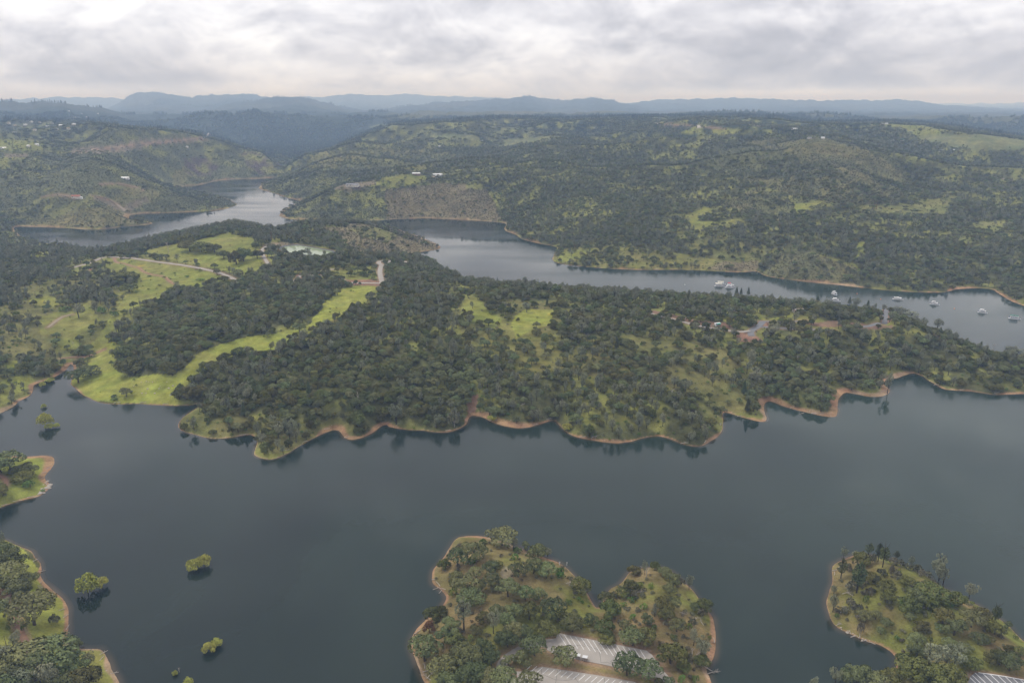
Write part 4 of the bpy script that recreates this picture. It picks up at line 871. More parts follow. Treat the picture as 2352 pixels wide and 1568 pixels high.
def plant_photo(code, u, vt, vb, wpx, lab=None, onwater=False):
    if onwater: x, y = map(float, unproj(u, vb, 0)); z = -.4
    else: x, y, z = hit([u], [vb])[0]
    sl_ = math.sqrt(x * x + y * y + (H - z) ** 2); dep = math.asin((H - z) / sl_); w = wpx * sl_ / F
    h = max((abs(vb - vt) * sl_ / F - .22 * w * math.sin(dep)) / math.cos(dep), w * .35 if code != 's' else .8)
    if code in 'ol': h = min(h, w * 1.02); w = max(w, h * .85) * 1.2
    return plant(code, x, y, z - .1, h, w, None, lab)
def rows(txt, sx, ox, sy, oy, water=False):
    for line in txt.split():
        a = line.split(','); c = a[0]; X, t, b_, w = map(float, a[1:5])
        plant_photo(c, ox + X * sx, oy + t * sy, oy + b_ * sy, w * sx, None, water)
rows("""o,1170,125,300,225 p,1275,225,350,65 o,920,225,440,190 o,760,285,490,170 l,630,410,520,100 o,1060,395,560,120 o,930,465,600,110 o,745,480,630,110 o,860,565,760,240 o,1075,500,690,140 o,1320,395,590,140 o,1225,595,770,170 o,1385,640,800,140 o,1500,570,800,120 o,1460,400,560,140 o,1580,420,600,150 l,1500,290,400,160 o,1385,230,330,70 p,1590,315,400,80 o,890,700,860,200 o,1110,750,960,120 o,1290,740,960,130 l,1420,800,980,160 p,820,800,1080,170 l,600,780,960,110 l,530,835,990,130 o,700,940,1110,150 p,1090,900,1110,110 l,1000,840,1010,110 o,930,920,1120,90 o,1200,880,1050,130 o,1280,950,1130,140 o,1630,750,970,190 l,1800,830,1070,150 o,1350,970,1170,160 o,640,1050,1180,130 o,460,1090,1360,230 l,740,1110,1230,150 o,1010,1080,1300,140 o,1070,1180,1400,130 o,1220,1060,1220,160 o,1470,1040,1310,190 l,1570,1000,1140,170 o,1370,1190,1390,130 o,1230,1240,1400,100 o,1740,1190,1400,180 o,640,1230,1540,220 o,840,1200,1430,230 o,950,1350,1560,190 o,1060,1400,1600,180 o,1200,1430,1630,200 o,1430,1480,1640,180 o,840,1420,1620,200 o,700,1450,1660,200 r,500,990,1100,100 s,1320,300,360,110 s,1290,370,430,100 s,1220,280,320,70 s,1000,230,280,90 s,1720,530,600,120 s,720,690,760,110 s,880,400,470,110 l,1120,440,500,100 s,1010,1290,1340,70 s,880,1120,1180,80 b,1100,660,720,90""", .2494, 861.3, .2494, 1177.2)
rows("""l,900,250,400,110 p,1020,240,400,60 d,1040,300,450,110 l,1130,245,340,90 o,1230,265,420,120 o,1330,330,520,150 p,1500,395,560,70 l,870,450,590,150 l,790,530,640,120 o,600,530,720,140 l,640,640,840,190 o,1310,580,770,140 l,1220,620,780,160 o,1290,440,600,110 l,1670,620,790,140 o,1560,640,790,90 p,1130,700,850,60 l,1250,730,890,140 o,1370,790,1010,150 o,440,760,930,120 o,240,770,1010,180 o,130,700,880,100 o,820,800,1000,120 l,590,890,1030,170 o,890,980,1160,210 l,1040,920,1140,180 o,1050,820,930,110 p,1550,970,1160,100 l,1300,1040,1350,230 p,1620,1080,1290,170 l,1440,1300,1440,110 l,1640,1270,1380,140 s,1720,1050,1110,50 o,830,1200,1480,240 o,1065,1300,1520,200 l,330,410,600,180 l,600,1030,1120,150 o,1280,1500,1580,100 l,1170,1510,1590,80 s,1430,1470,1540,110 s,1560,1480,1560,90 s,970,470,540,110 s,1010,700,770,110 s,900,810,870,90 s,880,630,690,110 s,1130,930,990,80 b,900,560,640,120 b,700,580,640,100 s,100,310,400,110 s,200,660,720,90 s,310,630,680,60 s,350,670,710,50 b,1400,430,520,100 b,1540,870,940,110 s,1500,920,990,100 b,1420,920,980,70 s,790,690,740,80 s,1080,480,540,80 b,1640,760,860,110 b,1500,1250,1370,110 s,1340,1040,1090,90 b,1000,580,640,90 s,680,930,1000,70 s,1180,1250,1300,60""", .21277, 1263.3, .21277, 1234.6)
rows("""p,425,215,335,70 y,680,175,295,90 y,775,185,360,75 y,820,200,415,110 y,955,255,335,60 y,405,330,525,100 y,560,385,670,160 l,600,260,400,130 p,555,255,330,80 p,1100,300,410,60 p,1380,310,550,130 p,1420,410,590,120 p,1680,580,730,95 p,335,590,680,70 p,325,680,860,90 l,1555,620,800,130 l,1300,590,740,230 o,1160,640,760,150 l,1090,710,840,160 l,1270,720,830,100 l,860,550,650,120 l,870,640,760,110 l,720,460,560,100 o,750,820,930,80 o,640,850,950,110 l,1060,510,590,110 o,1090,870,950,80 l,1200,950,1050,110 o,860,930,1010,90 o,800,990,1080,70 l,1420,840,980,150 o,1530,880,1090,150 o,1390,980,1060,80 o,1700,800,1010,150 l,1790,830,960,130 y,1930,800,980,100 l,1930,940,1080,120 o,2000,950,1090,70 o,1770,1080,1180,120 l,1860,1090,1170,90 o,2060,940,1020,60 l,2190,1200,1290,80 o,2080,1250,1440,150 l,1980,1240,1380,130 l,1880,1240,1370,90 l,1710,1310,1420,130 p,1280,1150,1430,200 p,1520,1200,1430,210 o,1150,1060,1200,120 o,1160,1140,1300,110 o,1470,1130,1220,100 o,1640,1190,1250,100 p,1090,1210,1290,80 l,1130,1330,1500,220 l,1350,1400,1580,200 l,1500,1380,1570,170 l,1050,1280,1420,140 l,900,1430,1570,150 o,560,1400,1570,200 o,740,1470,1600,170 p,350,1410,1580,100 p,110,1510,1640,80 o,460,1410,1540,110 s,660,690,760,80 s,360,870,920,50 s,1000,740,790,60 b,480,400,460,90 b,500,560,640,120 b,620,540,600,100 b,500,720,800,130 b,430,800,870,110 b,560,780,860,110 b,690,620,700,90 b,940,320,390,110 b,1010,340,410,100 b,1090,380,440,90 b,1160,390,470,110 b,1200,440,510,100 b,1280,460,530,110 b,720,280,370,90 b,820,430,500,90 b,900,400,510,70 b,760,500,600,90 b,860,700,770,110 b,960,450,530,80 s,970,430,500,60 b,600,890,960,100 b,1000,500,570,90 s,1450,750,800,80 b,600,970,1080,80 s,1500,760,810,70 s,1340,870,910,50 s,1300,1110,1150,40 s,970,1090,1140,60 s,1840,840,890,50 s,1400,600,640,40 s,1710,750,780,40 s,2140,1090,1130,50 l,1440,1180,1230,60 o,1840,1130,1170,60 l,2080,1190,1240,60""", .23103, 1837.5, .23103, 1205.9)
rows("""o,75,85,225,125 o,10,110,220,90 o,150,170,240,100 l,155,212,285,90 s,195,265,315,80 p,15,620,780,50 o,40,690,800,110 p,110,690,800,60 o,70,740,860,120 o,40,820,950,160 o,190,820,940,80 o,110,920,1030,130 l,150,940,1010,70 o,220,1005,1195,185 b,360,1130,1190,60 p,95,1250,1360,60 l,490,1275,1350,50 d,270,930,1020,50 p,490,1360,1460,70 p,575,1370,1480,60 p,60,1330,1490,120 o,180,1330,1490,200 o,340,1310,1470,220 o,450,1380,1490,150 p,260,1450,1600,120 p,370,1470,1620,80 l,540,1480,1620,170 p,140,1490,1630,120 o,40,1500,1680,160 o,430,1500,1630,120 p,20,1030,1100,60 s,80,1150,1190,40 s,50,1200,1230,30 s,155,1190,1235,45 s,100,1100,1130,60 s,165,950,1010,60 o,-40,880,1010,120 o,-60,1050,1200,140 l,-30,300,380,110 o,-70,120,260,130 o,130,1440,1580,140 o,230,1400,1550,150""", .3592, 0, .3592, 1004.9)
rows("""w,565,875,995,112 w,655,885,955,70 w,1250,765,842,90 w,1310,740,820,80 w,1340,1300,1365,70 w,1390,1275,1330,65 w,1120,1482,1512,30 d,1148,1462,1496,30 w,1205,1530,1590,60""", .3592, 0, .3592, 1004.9, True)
rows("""w,380,735,850,110 w,415,815,860,60 w,470,815,855,45 w,367,657,690,40 w,360,470,520,45 w,417,437,472,60""", .2746, 0, .2747, 746.5, True)
rows("""l,1650,835,890,80 l,955,1010,1045,25 o,2065,655,740,70 l,900,910,1010,130 l,1165,930,1010,75 l,1240,945,995,50 o,540,990,1085,110 o,630,965,1035,95 l,870,820,905,110 l,1545,170,230,70 l,1630,160,270,90 l,1680,130,250,90 l,1775,160,230,60 l,1545,345,385,60 l,865,315,390,130 l,890,400,460,80 s,1380,300,320,30 s,1135,350,368,25 l,1230,410,465,100 p,845,480,515,40 p,545,545,640,90 p,820,645,735,70 l,1340,1060,1195,90 l,1280,1040,1190,80 l,1390,1070,1170,70 l,1240,1120,1200,80 s,790,1185,1208,50 l,1310,100,180,110 l,1390,110,185,130 l,1480,130,190,80 l,1290,50,140,80 o,1750,110,150,30 s,1290,345,360,40 s,1220,385,400,40 s,1030,345,357,30 s,960,335,347,18 s,940,455,470,18 l,470,280,310,60 l,120,620,660,60 d,1165,110,195,40 s,1380,365,385,70 p,775,850,905,45 s,700,560,610,60 s,790,590,630,60 s,450,560,590,110 d,505,800,830,20 l,930,950,1010,80 s,350,1045,1075,40""", .3332, 0, .3334, 516.8)
# single skyline trees on the wooded ridge
rows("""c,370,425,490,30 c,402,433,490,25 c,453,428,480,24 c,925,490,560,50 c,1150,497,545,28 c,1275,520,575,30 p,1195,497,570,60 p,1385,545,600,40 p,1325,535,590,20 p,1470,553,625,60 p,1525,567,640,55 p,1570,590,650,85 p,1650,635,700,60 p,1755,640,720,70 d,2140,820,880,30 p,2235,830,910,70 p,2290,850,930,90 o,2340,880,960,70 p,470,840,970,80 p,510,970,1110,100 p,610,655,770,90 p,1410,1010,1160,60""", .3335, 1567.6, .3334, 516.8)
rows("""p,1010,345,420,45 p,1265,345,420,50 d,1055,352,420,25 c,815,340,400,25 p,1655,650,760,90 p,1660,815,920,80 p,775,755,930,75 p,380,1195,1370,90 w,1040,1300,1345,75 w,1560,1355,1410,70 p,1890,420,470,30 c,2225,435,480,20 p,1280,515,600,60 b,780,1260,1390,130 d,120,1150,1235,40""", .3332, 783.8, .3334, 516.8)

# ------------------------------------------------------------------ plants: where the woods are
def scatter(r0, r1, cell, prob_field, seed, amax=42, jig=3.2):
    g = np.random.default_rng(seed)
    xs = np.arange(-r1 * .67, r1 * .67, cell); ys = np.arange(r0 * .74, r1, cell)
    X, Y = np.meshgrid(xs, ys); X = X + g.uniform(-.47, .47, X.shape) * cell; Y = Y + g.uniform(-.47, .47, Y.shape) * cell
    rr_ = np.hypot(X, Y); m = (rr_ >= r0) & (rr_ < r1) & (np.abs(np.arctan2(X, Y)) < math.radians(amax)); X = X[m]; Y = Y[m]
    out = []
    for k in range(0, len(X), 400000):
        x, y = X[k:k + 400000], Y[k:k + 400000]
        p = sample(prob_field, x + g.normal(size=x.shape) * jig, y + g.normal(size=x.shape) * jig) * (sample(CLR, x, y) > .5); ok = g.uniform(0, 1, x.shape) < p
        x, y = x[ok], y[ok]; z = sample(HT, x, y); hid = sample(HID, x, y); t = (z + 14 - H) / np.hypot(x, y)
        ok = (t > hid - .002) & (z > .25); out.append(np.stack([x[ok], y[ok], z[ok]], 1))
    return np.concatenate(out)
clump = sstep(-.3, .3, fbm(GX, GY, 70, 3, 101) + .55 * fbm(GX, GY, 24, 2, 103))       # woods thin out in patches
TDc = np.where(TD > .8, TD * (.5 + .5 * clump), TD * (.22 + 1.05 * clump)); cl2 = sstep(-.35, .3, fbm(GX, GY, 150, 4, 111) + .5 * fbm(GX, GY, 45, 2, 113)); TDc = np.where(GR > 1750, TD * (.38 + .9 * cl2), TDc); TDc = np.clip(TDc, 0, 1)
front = (PV > 1225) & (GR < 700); bank = (PV > 1030) & (PU < 300) & (GR < 720)
TDc = np.where(front | bank, 0, TDc); SHRc = np.where(front, SHR * .75, np.where(bank, SHR, SHR))
PNf = np.clip(PN + .35 * fbm(GX, GY, 120, 3, 105), 0, 1)
LVf = np.clip(.45 + .9 * fbm(GX, GY, 150, 3, 107), .05, .95)
T1 = scatter(560, 1750, 6.9, TDc, 1); T2 = scatter(1750, 3600, 8.2, TDc * .95, 2); T3 = scatter(3600, 7200, 17.0, np.clip(TD * 1.0, 0, 1) * sstep(-.6, .1, fbm(GX, GY, 220, 3, 109)), 3)
S1 = scatter(300, 1750, 4.6, SHRc * .8, 4); S2 = scatter(1750, 2900, 4.6, SHRc, 5); S3 = scatter(2900, 4500, 5.3, SHRc, 6)
def choose(P_, seed):
    g = np.random.default_rng(seed); pn = sample(PNf, P_[:, 0], P_[:, 1]); lv = sample(LVf, P_[:, 0], P_[:, 1]); a = g.uniform(0, 1, len(P_)); b_ = g.uniform(0, 1, len(P_))
    return np.where(a < pn * .75, 'p', np.where(b_ < lv, 'l', 'o'))
C1, C2 = choose(T1, 11), choose(T2, 12)
cs = np.random.default_rng(13)
conif = cs.uniform(0, 1, len(C1)) < .003; C1 = np.where(conif, 'c', C1)
H0 = {'o': (5.5, 12), 'l': (4.5, 11), 'p': (10, 18), 'c': (11, 18), 's': (1.2, 3), 'b': (1.0, 2.4)}
W0 = {'o': (5.0, 13), 'l': (4.8, 12.5), 'p': (5.5, 9.5), 'c': (4.5, 7), 's': (2, 5), 'b': (2, 4.8)}
def sizes(code, n, seed):
    g = np.random.default_rng(seed); t = g.beta(1.4, 2.0, n); return H0[code][0] + (H0[code][1] - H0[code][0]) * t, W0[code][0] + (W0[code][1] - W0[code][0]) * np.clip(t + g.normal(size=n) * .2, 0, 1)
LIMIT = 285
REST = {}
for code in 'olpc':
    k = C1 == code; P_ = T1[k]; hh, ww = sizes(code, len(P_), 20 + ord(code))
    u, v = project(P_[:, 0], P_[:, 1], P_[:, 2]); hid = sample(HID, P_[:, 0], P_[:, 1]); t = (P_[:, 2] + hh * .6 - H) / np.hypot(P_[:, 0], P_[:, 1])
    vis = (u > 5) & (u < 2347) & (t > hid + .0008)
    score = np.where(vis, ww * hh / (P_[:, 0] ** 2 + P_[:, 1] ** 2), -1)
    n_have = sum(1 for q in TREES if q['code'] == code); order = np.argsort(-score); take = order[:max(0, LIMIT - n_have)]; take = take[score[take] > 0]
    for i in take: plant(code, *P_[i], hh[i], ww[i])
    rest = np.ones(len(P_), bool); rest[take] = False; REST[code] = (P_[rest], hh[rest], ww[rest])
for code in 'sb':
    g = np.random.default_rng(31); pick = (sample(SHR, S1[:, 0], S1[:, 1]) > .3) | (g.uniform(0, 1, len(S1)) < .3); k = pick if code == 'b' else ~pick
    P_ = S1[k]; hh, ww = sizes(code, len(P_), 40 + ord(code)); u, v = project(P_[:, 0], P_[:, 1], P_[:, 2]); hid = sample(HID, P_[:, 0], P_[:, 1]); t = (P_[:, 2] + hh * .6 - H) / np.hypot(P_[:, 0], P_[:, 1])
    vis = (u > 5) & (u < 2347) & (t > hid + .0008); score = np.where(vis, ww * hh / (P_[:, 0] ** 2 + P_[:, 1] ** 2), -1)
    n_have = sum(1 for q in TREES if q['code'] == code); order = np.argsort(-score); take = order[:max(0, LIMIT - 60 - n_have)]; take = take[score[take] > 0]
    for i in take: plant(code, *P_[i], hh[i], ww[i])
    rest = np.ones(len(P_), bool); rest[take] = False; REST[code] = (P_[rest], hh[rest], ww[rest])

gd = np.random.default_rng(55); pick = gd.choice(len(T1), 400, replace=False); nd = 0
for i in pick:
    x, y, z = T1[i]; u, v = project(x, y, z)
    if nd < 34 and 420 < u < 2300 and 640 < v < 1010: plant('d', x, y, z, gd.uniform(7, 12), gd.uniform(4, 7)); nd += 1
# ------------------------------------------------------------------ the uncounted rest of the woods and brush
def proto(name, parts):
    v, f, ms, mi = merge(parts); return bpy.data.objects.new(name, mesh_np(name, v, f, ms, False, mi))
def whole(code, k):
    tm, cm = KIND[code][2][k]; tv, tf = mesh_arrays(tm); cv, cf = mesh_arrays(cm)
    return proto(NAMES[code][0], [(tv, tf, tm.materials[0]), (cv, cf, cm.materials[0])])
PRO = {c: [whole(c, k) for k in range(len(KIND[c][2]))] for c in 'olpcsb'}
def light_proto(code, seed):
    r = np.random.default_rng(seed)
    if code == 'o': vf, m = leaf_cloud(r, oak_lobes(r, 9, 5, 10, .38), 330, .75), M_OAK
    elif code == 'l': vf, m = leaf_cloud(r, oak_lobes(r, 8, 5, 11, .24), 330, .75, .4, -.7), M_LIVE
    elif code == 'p': vf, m = leaf_cloud(r, pine_lobes(r, 16, 4.2, 2, 11), 280, .62, .8, -.8), M_PINE
    elif code == 'c': vf, m = cone_cloud(r, 20, 4, 330, 1.1), M_CON
    elif code == 'b': vf, m = mesh_arrays(bush(r, M_CHAP, 110, 1.8, 2.0, .36)), (M_CHAP if seed % 4 else M_BRUSH)
    h0, r0, _ = KIND[code]; t = trunk_mesh(r, h0, r0, .3 if code != 'b' else .06, 2, M_BARK, .6); tv, tf = mesh_arrays(t)
    return proto(NAMES[code][0], [(tv, tf, M_BARK), (vf[0], vf[1], m)])
LPRO = {c: [light_proto(c, 200 + 10 * ord(c) + k) for k in range(4)] for c in 'olpcb'}
def grove(seed):
    r = np.random.default_rng(seed); parts = []
    for k in range(6):
        code = 'olopl'[int(r.integers(0, 5))]; x, y = r.uniform(-9, 9, 2); s_ = r.uniform(.8, 1.15)
        if code == 'p': v, f = leaf_cloud(r, pine_lobes(r, 14, 4, 1, 7), 110, .9, .8, -.8); m = M_PINE
        else: v, f = leaf_cloud(r, oak_lobes(r, 8.5, 4.8, 7, .3), 120, 1.05, .4, -.7); m = M_OAK if code == 'o' else M_LIVE
        parts.append((v * s_ + [x, y, -.5], f, m))
    return proto('grove', parts)
GROVES = [grove(700 + k) for k in range(6)]
CGRO = []
for k in range(3):
    r = np.random.default_rng(800 + k); parts = []
    for j in range(5):
        v, f = cone_cloud(r, r.uniform(18, 28), 4.2, 90, 1.8); parts.append((v + [*r.uniform(-10, 10, 2), -1], f, M_CON))
    CGRO.append(proto('conifer_grove', parts))

def field_of(name, label, P_, S_, protos, seed, cat_ground=None):
    g = np.random.default_rng(seed); me = bpy.data.meshes.new(name); n = len(P_)
    me.vertices.add(n); me.vertices.foreach_set('co', np.asarray(P_, np.float32).ravel())
    for an, tp, val in (('size', 'FLOAT_VECTOR', S_), ('turn', 'FLOAT_VECTOR', np.c_[np.zeros(n), np.zeros(n), g.uniform(0, 6.283, n)])):
        a = me.attributes.new(an, tp, 'POINT'); a.data.foreach_set('vector', np.asarray(val, np.float32).ravel())
    a = me.attributes.new('which', 'INT', 'POINT'); a.data.foreach_set('value', g.integers(0, len(protos), n).astype(np.int32))
    o = link(name, me); tag(o, label, kind='stuff')
    ng = bpy.data.node_groups.new(name, 'GeometryNodeTree')
    ng.interface.new_socket('Geometry', in_out='INPUT', socket_type='NodeSocketGeometry'); ng.interface.new_socket('Geometry', in_out='OUTPUT', socket_type='NodeSocketGeometry')
    gi, go = ng.nodes.new('NodeGroupInput'), ng.nodes.new('NodeGroupOutput'); jn = ng.nodes.new('GeometryNodeGeometryToInstance')
    for p in protos:
        oi = ng.nodes.new('GeometryNodeObjectInfo'); oi.inputs['Object'].default_value = p; ng.links.new(oi.outputs['Geometry'], jn.inputs[0])
    ip = ng.nodes.new('GeometryNodeInstanceOnPoints'); ip.inputs['Pick Instance'].default_value = True
    def na(nm, tp):
        q = ng.nodes.new('GeometryNodeInputNamedAttribute'); q.data_type = tp; q.inputs['Name'].default_value = nm; return q.outputs[0]
    ng.links.new(gi.outputs[0], ip.inputs['Points']); ng.links.new(jn.outputs[0], ip.inputs['Instance']); ng.links.new(na('which', 'INT'), ip.inputs['Instance Index'])
    e2r = ng.nodes.new('FunctionNodeEulerToRotation'); ng.links.new(na('turn', 'FLOAT_VECTOR'), e2r.inputs[0]); ng.links.new(e2r.outputs[0], ip.inputs['Rotation']); ng.links.new(na('size', 'FLOAT_VECTOR'), ip.inputs['Scale'])
    ng.links.new(ip.outputs[0], go.inputs[0])
    md = o.modifiers.new('plants', 'NODES'); md.node_group = ng
    return o
def scl(code, hh, ww): h0, r0, _ = KIND[code]; return np.stack([ww / (2 * r0), ww / (2 * r0), hh / h0], 1)
for code, nm, lab in (('o', 'oak_woodland', 'grey-green oak woods covering the long central peninsula'), ('l', 'live_oak_woodland', 'dark olive oak woods on the central peninsula and shores'), ('p', 'pine_woodland', 'grey pines standing through the peninsula woods'), ('b', 'brush_cover', 'low grey brush on the near slopes'), ('s', 'bush_cover', 'small green bushes dotted over meadows and banks')):
    P_, hh, ww = REST[code]
    if len(P_): field_of(nm, lab, P_, scl(code, hh, ww), PRO[code], 60 + ord(code))
P_, hh, ww = REST['c']
if len(P_): field_of('conifer_woodland', 'dark conifers standing through the peninsula woods', P_, scl('c', hh, ww), PRO['c'], 77)
for code, nm, lab in (('o', 'far_oak_woodland', 'oak woods on the hills across the channel'), ('l', 'far_live_oak_woodland', 'dark oak woods on the hills across the channel'), ('p', 'far_pine_woodland', 'grey pines on the hills across the channel')):
    P_ = T2[C2 == code]; hh, ww = sizes(code, len(P_), 80 + ord(code)); field_of(nm, lab, P_, scl(code, hh, ww), LPRO[code], 90 + ord(code))
for nm, P_ in (('chaparral', S2), ('far_chaparral', S3)):
    hh, ww = sizes('b', len(P_), 99); kk = 1.15 if nm == 'chaparral' else 1.38
    field_of(nm, 'low chaparral brush covering the slopes across the channel' if kk < 1.3 else 'faint chaparral brush on the far promontory and plateau', P_, scl('b', hh * kk, ww * kk), LPRO['b'], 98)
g_ = np.random.default_rng(5)
con_m = g_.uniform(0, 1, len(T3)) < np.clip((np.hypot(T3[:, 0], T3[:, 1]) - 4200) / 3000, .02, .5)
q = T3[~con_m]; field_of('far_forest', 'unbroken forest on the distant hills', q, np.repeat(g_.uniform(.8, 1.2, (len(q), 1)), 3, 1), GROVES, 121)
q = T3[con_m]; field_of('far_conifer_forest', 'dark conifer forest on the distant ridges', q, np.repeat(g_.uniform(.7, 1.1, (len(q), 1)), 3, 1), CGRO, 122)
CLR[:] = 1
st = scatter(300, 1250, 2.6, np.where((SD > .2) & (SD < bw * 1.1), .22, 0) * (GR < 1260), 8, 36, 0.0)
sp_ = [bpy.data.objects.new('shore_stone', m_) for m_ in ROCKS] + [bpy.data.objects.new('shore_stick', m_) for m_ in LOGS[:2]]
field_of('shore_debris', 'scattered stones and bleached sticks along the bare waterline', st, np.repeat(g_.uniform(.12, .42, (len(st), 1)), 3, 1), sp_, 131)
# conifers along the far skylines
sk = []
for crest, rad, wf, wb in RIDGES[:6]:
    a, e = az_el(*np.array(crest, float).T); n = 900 if rad < 8000 else 500
    aa = g_.uniform(a[0], a[-1], n); dr = g_.normal(size=n) * rad * .012
    i = np.clip(((aa - AZ[0]) / (AZ[1] - AZ[0])).astype(int), 0, NA - 1)
    lo, hi = np.searchsorted(R, rad * .82), np.searchsorted(R, rad * 1.18)
    dens = noise(aa * 60, aa * 0, 5)
    for k in range(n):
        if dens[k] < .42: continue
        col = TANS[lo:hi, i[k]]; j = lo + int(np.argmax(col)); rr_ = R[j] + dr[k] * .5; x, y = rr_ * math.sin(aa[k]), rr_ * math.cos(aa[k]); sk.append((x, y, rad))
sk = np.array(sk); zz = sample(HT, sk[:, 0], sk[:, 1]); S_ = g_.uniform(.7, 1.3, len(sk)) * np.where(sk[:, 2] > 8000, 1.1, 1.0)
field_of('ridge_conifers', 'dark pointed conifers along the far ridgelines', np.c_[sk[:, :2], zz], np.repeat(S_[:, None], 3, 1), LPRO['c'], 123)
print('plants', len(TREES), {c: sum(1 for q in TREES if q['code'] == c) for c in NAMES}, 'rest', {c: len(REST[c][0]) for c in REST}, len(T2), len(T3), len(S1), len(S2), len(S3))
M_DIRTP = plain('pale_dry_dirt', (.27, .225, .16), .95, .05, .2, .4)
# ------------------------------------------------------------------ roads, parking lots, painted lines
def strip(name, P_, w, m, lift, lab=None, kind='structure'):
    P_ = np.asarray(P_); d = np.gradient(P_[:, :2], axis=0); d /= np.linalg.norm(d, axis=1)[:, None] + 1e-9
    nrm = np.c_[-d[:, 1], d[:, 0]]; V = []
    for k in (-.5, -.42, .42, .5): V.append(np.c_[P_[:, :2] + nrm * w * k, P_[:, 2] + lift - (.12 if abs(k) == .5 else 0)])
    V = np.stack(V, 1); n = len(P_); Fc = []
    for i in range(n - 1):
        for j in range(3): Fc.append((i * 4 + j, i * 4 + j + 1, (i + 1) * 4 + j + 1, (i + 1) * 4 + j))
    o = link(name, mesh_np(name, V.reshape(-1, 3), Fc, m, True)); tag(o, lab, kind=kind); return o
for i, (name, lab, w, W3) in enumerate(ROADW):
    strip(name, W3, w, (M_DIRTP if 'pale' in lab or 'grey' in lab else M_DIRT) if name == 'path' else (M_ASPHD if 'grey campground' in lab or 'loop road at' in lab else M_ASPH), .12 + .004 * i, lab)
def sheet(name, poly, z, m, lab, thick=.5):
    import bmesh
    bm = bmesh.new(); f = bm.faces.new([bm.verts.new((x, y, z)) for x, y in poly])
    r = bmesh.ops.extrude_face_region(bm, geom=[f]); 
    for v in [q for q in r['geom'] if isinstance(q, bmesh.types.BMVert)]: v.co.z -= thick
    bmesh.ops.recalc_face_normals(bm, faces=bm.faces); bmesh.ops.triangulate(bm, faces=[q for q in bm.faces if len(q.verts) > 4])
    me = bpy.data.meshes.new(name); bm.to_mesh(me); bm.free(); me.materials.append(m)
    return tag(link(name, me), lab, kind='structure')
sheet('parking_lot', LOTS[0][0], ZL + .10, M_ASPH, 'upper pale asphalt parking lot with long slanted stalls')
sheet('parking_lot', LOTS[1][0], ZL + .11, M_ASPH, 'lower pale asphalt parking lot with short slanted stalls')
sheet('parking_lot', LOTS[2][0], ZE + .10, M_ASPHD, 'darker grey striped parking lot on the pine headland')
def lines(name, lab, segs, z, w=.21, m=M_PAINT):
    b = MB()
    for (u0, v0), (u1, v1) in segs:
        x0, y0 = map(float, unproj(u0, v0, z)); x1, y1 = map(float, unproj(u1, v1, z)); dx, dy = x1 - x0, y1 - y0; L = math.hypot(dx, dy) or 1; nx_, ny_ = -dy / L * w / 2, dx / L * w / 2
        b.quad([(x0 + nx_, y0 + ny_, z), (x0 - nx_, y0 - ny_, z), (x1 - nx_, y1 - ny_, z), (x1 + nx_, y1 + ny_, z)])
    o = b.build(name, m); tag(o, lab, kind='structure'); return o
z7 = lambda x, y: (1263.3 + .21277 * x, 1234.6 + .21277 * y)
zF = lambda x, y: (1837.5 + .23103 * x, 1205.9 + .23103 * y)
UPS = [(88,1028),(150,1040),(213,1053),(275,1066),(340,1077),(401,1091),(463,1105),(527,1118),(592,1133),(655,1146),(720,1158),(784,1171),(847,1184),(911,1197),(974,1209)]
lines('parking_lines', 'long white slanted stall lines of the upper parking lot', [(z7(x, y), z7(x + 92 - (6 if i % 4 == 2 else 0), y + 138)) for i, (x, y) in enumerate(UPS)], ZL + .115)
LOS = [(-200,1372),(-140,1383),(-80,1395),(-16,1408),(50,1420),(117,1431),(182,1443),(247,1453),(313,1464),(378,1475),(443,1486),(508,1497),(575,1508),(640,1519),(705,1530),(775,1541),(845,1551),(915,1561)]
lines('parking_lines', 'short white slanted stall lines of the lower parking lot', [(z7(x, y), z7(x - 66, y + 60)) for x, y in LOS], ZL + .125)
EAS = [(1690,1510),(1715,1490),(1740,1463),(1820,1472),(1895,1482),(1970,1492),(2045,1505),(2120,1520),(2195,1536),(2270,1550)]
lines('parking_lines', 'white slanted stall lines of the grey lot on the pine headland', [(zF(x, y), zF(x + 115, y + 110)) for x, y in EAS], ZE + .115, .3)
lines('kerb', 'white kerb along the top edge of the grey lot', [(zF(1775,1462), zF(1900,1478)), (zF(1900,1478), zF(2050,1501)), (zF(2050,1501), zF(2230,1535))], ZE + .22, .5)
CR = [[(150,1040),(190,1140),(230,1180),(300,1160)],[(360,1095),(375,1150),(450,1180),(560,1215),(600,1190),(640,1130)],[(700,1160),(715,1230),(690,1300),(650,1340)],[(530,1225),(545,1290),(550,1345),(620,1340),(690,1370)],[(1210,1440),(1240,1490),(1300,1540)],[(240,1160),(320,1155),(380,1170)]]
CL = [[(80,1425),(70,1500),(60,1570)],[(300,1465),(270,1510),(310,1560)],[(590,1510),(585,1570)],[(-100,1400),(-85,1470),(60,1530),(180,1535),(280,1520)]]
lines('sealed_cracks', 'dark sealed cracks across the upper parking lot', [(z7(*a), z7(*b)) for c in CR for a, b in zip(c[:-1], c[1:])], ZL + .105, .16, M_CRACK)
lines('sealed_cracks', 'dark sealed cracks across the lower parking lot', [(z7(*a), z7(*b)) for c in CL for a, b in zip(c[:-1], c[1:])], ZL + .118, .16, M_CRACK)
